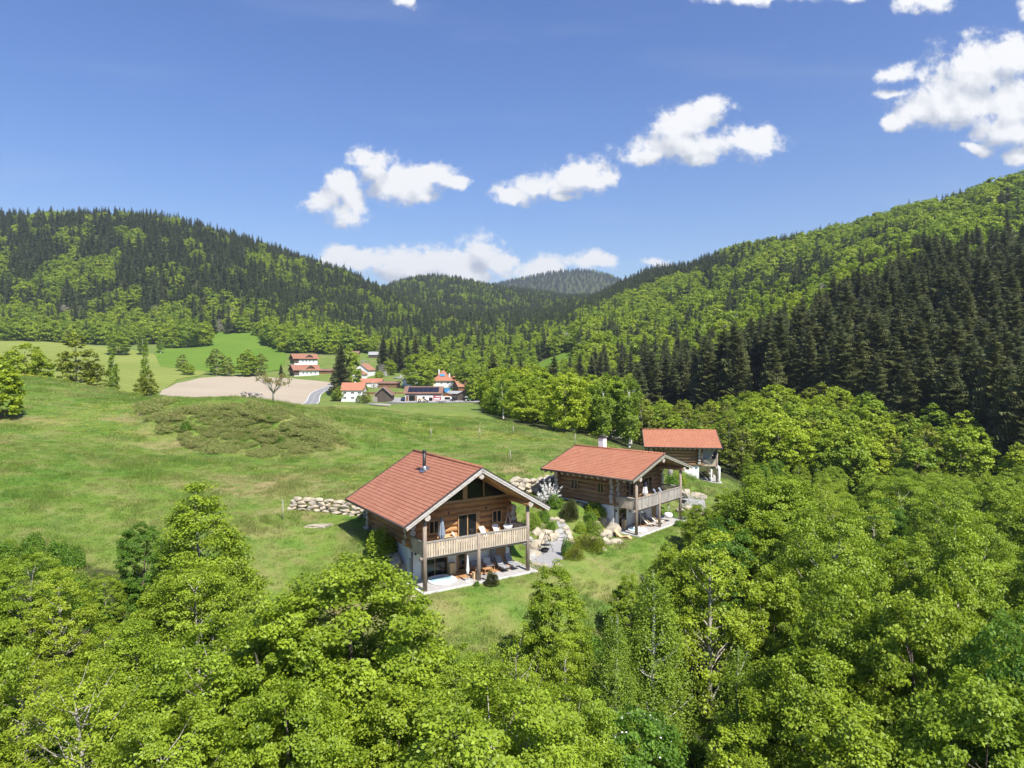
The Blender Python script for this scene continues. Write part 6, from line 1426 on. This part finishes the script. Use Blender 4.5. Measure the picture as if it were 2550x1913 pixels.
def sign(px, base, h, label):
    v = hit(px, base, 215); o = empty('road_sign', (v.x, v.y, v.z), .1, label, 'sign'); MB().tube([(0, 0, 0), (.3, 0, h)], [.07, .07], 6).build('pole', M['white'], o); MB().bb((-1.5, -.05, h - .7), (.2, .0, h)).build('sign_plate', M['white'], o)
sign(823, 978, 5.0, 'white direction sign leaning at the road bend beside the big spruce')
v = hit(909, 953, 260); o = empty('garden_parasol', tuple(v), 0, 'open white garden parasol beside the white annex', 'parasol'); MB().lathe([(1.7, 2.2), (.9, 2.6), (.02, 2.9)], 12).build('canopy', M['fabricw'], o); MB().tube([(0, 0, 0), (0, 0, 2.6)], [.04, .04], 6).build('pole', M['white'], o)
v = hit(947, 1014, 150); o = empty('felled_log', (v.x, v.y, v.z + .25), -.25, 'pale felled tree trunk lying in the grass below the black shed', 'log'); MB().tube([(-2.3, 0, 0), (0, 0, .05), (2.4, 0, 0)], [.32, .28, .22], 9, 0, True, 1).build('trunk', [M['greybark'], M['cutwood']], o)
for px, base, s, lb in ((930, 968, 2.6, 'white-blossoming garden tree in front of the low white building'), (958, 938, 2.6, 'blossoming fruit tree left of the spruce row'), (1000, 945, 2.2, 'pale blossoming bush below the spruce row'), (1020, 962, 2.0, 'pink-white blossom tree beside the white shed'), (705, 940, 2.4, 'whitish flowering bush left of the lower chalet'), (912, 1002, 2.2, 'white-flecked bush at the corner of the white farmhouse')):
    v = hit(px, base, 215); shrub('bloom' if 'bloss' in lb else 'pale', v.x, v.y, s, lb, s * 1.1, v.z, 'blossoming trees of the hamlet', 'blossom_tree', 'tree')
v = hit(945, 982, 260); tag(MB().bb((-14, -.1, 0), (14, .1, 1.3)).build('board_fence', M['brownwood'], None, (v.x + 3, v.y, v.z - .2)), 'brown board fence along the garden behind the black shed', 'fence')
# ------------------------------------------------------------------ things on the meadow
v = on(679, 110); t = empty('walnut_tree', tuple(v), 0, 'lone young tree with brownish thin crown on the mound in the meadow', 'tree')
g = MB(); q = random.Random(12); tips = []
g.tube([(0, 0, -.2), (0, 0, .9), (.05, 0, 1.6)], [.2, .16, .14], 8)
for k in range(11):
    a = k * .57 + q.random() * .4; l = q.uniform(1.8, 2.7); hgt = q.uniform(1.6, 3.1); p0 = Vector((.05, 0, 1.4 + q.random() * .3)); p2 = Vector((math.cos(a) * l, math.sin(a) * l, 1.5 + hgt)); p1 = p0.lerp(p2, .5) + Vector((0, 0, .3)); g.tube([p0, p1, p2], [.09, .055, .02], 5, cap=False)
    for j in range(3): e = p1.lerp(p2, q.random()) + Vector((q.gauss(0, .5), q.gauss(0, .5), q.uniform(.2, .8))); g.tube([p1, e], [.03, .012], 4, cap=False); tips.append(e)
    tips.append(p2)
g.build('trunk', M['greybark'], t); rg = np.random.default_rng(3); tp = np.array([list(p) for p in tips]); cc = np.repeat(tp, 26, 0) + rg.normal(size=(len(tp) * 26, 3)) * .16
M['bronze'] = leafmat('bronze_leaf', (.24, .20, .07), (.28, .22, .08), (.34, .28, .10))
v_, f_ = leaf_arrays(cc, unit(rg.normal(size=cc.shape) + [0, 0, .6]), .2 * (.6 + .8 * rg.random(len(cc))), .7, rg)
co_ = bpy.data.objects.new('crown', mesh_np('bronze_crown', v_, f_, rg.random(len(cc)), [M['bronze']])); C.objects.link(co_); co_.parent = t
o = on(633, 108); s_ = MB()
for k in range(7): s_.rock((q.gauss(0, .9), q.gauss(0, .4), .3 + q.random() * .7), (q.uniform(.5, .9), .5, q.uniform(.4, .6)), k + 40, sub=3, rough=1.1)
tag(s_.build('root_stump', M['greywood'], None, tuple(o)), 'grey heap of an uprooted tree stump on the mound', 'stump')
GS = 'staked saplings on the meadow'
for k, (px, base, hh_, lb) in enumerate(((1072, 1094, 2.3, 'leftmost staked sapling on the meadow above the stovepipe'), (1193, 1090, 2.2, 'staked sapling in the middle of the meadow behind the cabins'), (1277, 1082, 2.0, 'rightmost staked sapling near the meadow rim'), (1269, 1150, 2.2, 'staked sapling left of the middle cabin roof'), (1431, 1106, 2.4, 'thin stake at the roof corner of the middle cabin'), (702, 1294, 2.7, 'thin young tree on the lawn left of the dry stone wall'))):
    v = gp(px, base, 60); o = empty('sapling', tuple(v), 0, lb, 'sapling', GS); MB().tube([(.12, 0, -.1), (.12, 0, hh_ * .7)], [.035, .035], 6).build('stake', M['cutwood'], o); MB().tube([(0, 0, -.1), (0, 0, hh_)], [.02, .01], 5).build('trunk', M['greybark'], o)
    cc = rg.normal(size=(70, 3)) * [.18, .18, .28] + [0, 0, hh_ * .85]; v_, f_ = leaf_arrays(cc, unit(rg.normal(size=cc.shape)), np.full(70, .10), .6, rg)
    c_ = bpy.data.objects.new('crown', mesh_np('sapling_crown', v_, f_, rg.random(70), [M['birch']])); C.objects.link(c_); c_.parent = o
for px, Y_, k_, lb in ((462, 94, 1.2, 'dark bush standing in for a shaded hollow at the left of the bramble bank'), (700, 92.5, 1.1, 'dark bush standing in for a shaded hollow in the right part of the bramble bank'), (672, 95, .9, 'small dark bush standing in for a shaded hollow above the right one on the bramble bank')):
    v = on(px, Y_); shrub('round', v.x, v.y, k_, lb, k_ * .9, v.z, 'bushes standing in for shaded hollows of the bramble bank')  # dark foliage added in place of the shaded hollows in the thicket
# brambles covering the mound: uncountable growth
rg = np.random.default_rng(8)
def clumps(n, fn): 
    P = []; 
    while len(P) < n:
        u, Y = rg.uniform(330, 860), rg.uniform(84, 112)
        if fn(u, Y): P.append((u, Y))
    return np.array(P)
def mound(u, Y):
    c = 95.5 - (u - 620) * .004; w_ = 7.0 * (1 - abs((u - 610) / 245) ** 2) if abs(u - 610) < 245 else 0
    if rg.random() > .35 + 1.3 * float(vnoise(np.array([u / 22]), np.array([Y / 2.2]), 77)[0]) - abs(u - 600) / 700: return False
    return Y < 98.5 and abs(Y - c) < w_ * (.55 + .8 * float(vnoise(np.array([u / 40]), np.array([Y / 3]), 4)[0])) or ((u - 385) / 42) ** 2 + ((Y - 104) / 5) ** 2 < 1
P = clumps(640, mound); X = (P[:, 0] - 1275) / F * P[:, 1]; Y = P[:, 1]
M['bramble'] = leafmat('bramble_leaf', (.21, .35, .05), (.28, .34, .09), (.46, .38, .19), .5, .8)
BR = [shrub_mesh('bramble_%d' % k, 50 + k, .75, .95, 1100, .13, M['bramble'], asp=.45) for k in range(3)]
# mounds of shoots and dry canes
n = len(X); sc_ = rg.uniform(.4, .95, n) * (.8 + 1.0 * vnoise(X / 3.0, Y / 2.0, 14) ** 1.5)
gn_scatter('bramble_thicket', np.stack([X, Y, Hz(X, Y) - .1], 1), np.stack([np.zeros(n), np.zeros(n), rg.uniform(0, 6.28, n)], 1), np.stack([sc_, sc_, sc_ * .8], 1), rg.integers(0, 3, n), BR, 'reddish-green bramble thicket covering the bank in the meadow')

# grass: tufts standing on the near meadow and lawn
def tuft(seed, n, rad, h, w):
    g = np.random.default_rng(seed); a = g.uniform(0, 6.28, n); r = rad * np.sqrt(g.random(n)); bx = np.cos(a) * r; by = np.sin(a) * r; hh = h * g.uniform(.5, 1.2, n); th = g.uniform(0, 6.28, n); lean = g.normal(0, .35, n) * hh
    dx, dy = np.cos(th) * w, np.sin(th) * w
    v = np.stack([np.stack([bx - dx, by - dy, np.full(n, -.03)], 1), np.stack([bx + dx, by + dy, np.full(n, -.03)], 1), np.stack([bx + np.sin(th) * lean, by + np.cos(th) * lean, hh], 1)], 1).reshape(-1, 3)
    return mesh_np('tuft', v, np.arange(3 * n).reshape(-1, 3), g.random(n), [M['blade']])
def blade_material():
    m, nt, b = newmat('grass_blades'); oi = nd(nt, 'ShaderNodeObjectInfo'); at_ = nd(nt, 'ShaderNodeAttribute', attribute_name='tint')
    c = grass_colour(nt, oi.outputs['Location']); v = nd(nt, 'ShaderNodeHueSaturation'); lk(nt, c, v.inputs['Color']); lk(nt, mth(nt, 'MULTIPLY_ADD', at_.outputs['Fac'], .7, 1.05), v.inputs['Value'])
    lk(nt, v.outputs[0], b.inputs['Base Color']); b.inputs['Roughness'].default_value = .7; b.inputs['Specular IOR Level'].default_value = .2
    tr = nd(nt, 'ShaderNodeBsdfTranslucent'); lk(nt, v.outputs[0], tr.inputs[0]); mx = nd(nt, 'ShaderNodeMixShader'); mx.inputs[0].default_value = .4; lk(nt, b.outputs[0], mx.inputs[1]); lk(nt, tr.outputs[0], mx.inputs[2]); lk(nt, mx.outputs[0], nt.nodes['Material Output'].inputs[0]); return m
M['blade'] = blade_material()
TF = [tuft(1, 60, .55, .30, .018), tuft(2, 70, .6, .42, .018), tuft(3, 46, .5, .22, .022), tuft(4, 80, .5, .55, .016)]
X1, Y1, U1 = jgrid(-420, 1900, 40, 84, .62, 71); X2, Y2, U2 = jgrid(-420, 1900, 84, 138, 1.0, 72)
X = np.concatenate([X1, X2]); Y = np.concatenate([Y1, Y2]); U = X / Y * F + 1275
k = ~((U > right_edge(Y) + 15) | (Y < near_edge(U) - 3))
for h in (H1, H2, H3):
    lx, ly = to_local(h, X, Y); k &= ~((np.abs(lx) < 5.6) & (ly > -.9) & (ly < 11.8))
for (cx, cy, r) in ((4.2, 64, 3.2), (23, 84.5, 2.4), (5.2, 68.5, 1.6), (6.6, 72, 1.4)): k &= np.hypot(X - cx, Y - cy) > r
den = .35 + .65 * vnoise(X / 2.3, Y / 2.3, 6); k &= rg.random(len(X)) < den + .25
X, Y = X[k], Y[k]; n = len(X); tall = smooth(vnoise(X / 3.5, Y / 3.5, 9), .5, .75); s_ = rg.uniform(.8, 1.3, n) * np.where(Y > 84, 1.5, 1); lawn = (np.hypot(X - 4, Y - 56) < 9)
hz_ = (.3 + .6 * tall) * s_ * np.where(Y > 84, .7, 1) * np.where(lawn, .8, 1)
print('tufts', n)
gn_scatter('grass', np.stack([X, Y, Hz(X, Y)], 1), np.stack([rg.normal(0, .06, n), rg.normal(0, .06, n), rg.uniform(0, 6.28, n)], 1), np.stack([s_, s_, hz_], 1), rg.integers(0, 4, n), [(m_) for m_ in TF], 'tufts of meadow grass')

# bushes and saplings filling the floor of the near wood
X, Y, U = jgrid(-500, 2950, 27, 128, 1.6, 91); k = woods(U, Y) & (rg.random(len(X)) < .8); X, Y, U = X[k], Y[k], U[k]
k = ~((U < 1900) & (Y > 70)); X, Y = X[k], Y[k]; n = len(X); s_ = rg.uniform(.8, 1.5, n)
gn_scatter('undergrowth', np.stack([X, Y, Hz(X, Y) - .1], 1), np.stack([np.zeros(n), np.zeros(n), rg.uniform(0, 6.28, n)], 1), np.stack([s_, s_, s_ * 1.1], 1), rg.integers(0, 3, n), [SH['round'], SH['grey'], SH['round']], 'green undergrowth between the trees of the near wood')
print('undergrowth', n)

# dandelions and buttercups in drifts over the meadow
m, nt, b = newmat('yellow_petals'); b.inputs['Base Color'].default_value = (.75, .60, .03, 1); M['petal'] = m
X, Y, U = jgrid(-300, 1450, 70, 150, 1.1, 93); k = ~woods(U, Y) & (rg.random(len(X)) < smooth(fbm(X / 14, Y / 14, 17, 3), .50, .72) * .9 + .03); X, Y = X[k], Y[k]
for h in (H1, H2, H3):
    lx, ly = to_local(h, X, Y); k = ~((np.abs(lx) < 7) & (ly > -2) & (ly < 13)); X, Y = X[k], Y[k]
n = len(X); g = np.random.default_rng(4); c_ = np.concatenate([g.normal(0, .35, (14, 2)), g.uniform(.18, .34, (14, 1))], 1)
v_, f_ = leaf_arrays(c_, unit(g.normal(0, .3, (14, 3)) + [0, 0, 1]), np.full(14, .075), 1.0, g)
fl = mesh_np('flower_patch', v_, f_, None, [M['petal']])
gn_scatter('meadow_flowers', np.stack([X, Y, Hz(X, Y)], 1), np.stack([np.zeros(n), np.zeros(n), rg.uniform(0, 6.28, n)], 1), np.ones((n, 3)), np.zeros(n), [fl], 'drifts of small yellow meadow flowers')

# ------------------------------------------------------------------ air
hb = MB().bb((-3300, -60, -40), (4300, 4700, 700)); hz_o = hb.build('haze', bpy.data.materials.new('haze'))
hm = hz_o.data.materials[0]; hm.use_nodes = True; hn = hm.node_tree; hn.nodes.clear()
ho = nd(hn, 'ShaderNodeOutputMaterial'); pv = nd(hn, 'ShaderNodeVolumePrincipled')
pv.inputs['Color'].default_value = (.78, .87, 1.0, 1); pv.inputs['Density'].default_value = .0001; pv.inputs['Anisotropy'].default_value = .2
lk(hn, pv.outputs[0], ho.inputs['Volume']); tag(hz_o, 'thin bluish air over the valley', None, None, 'stuff')
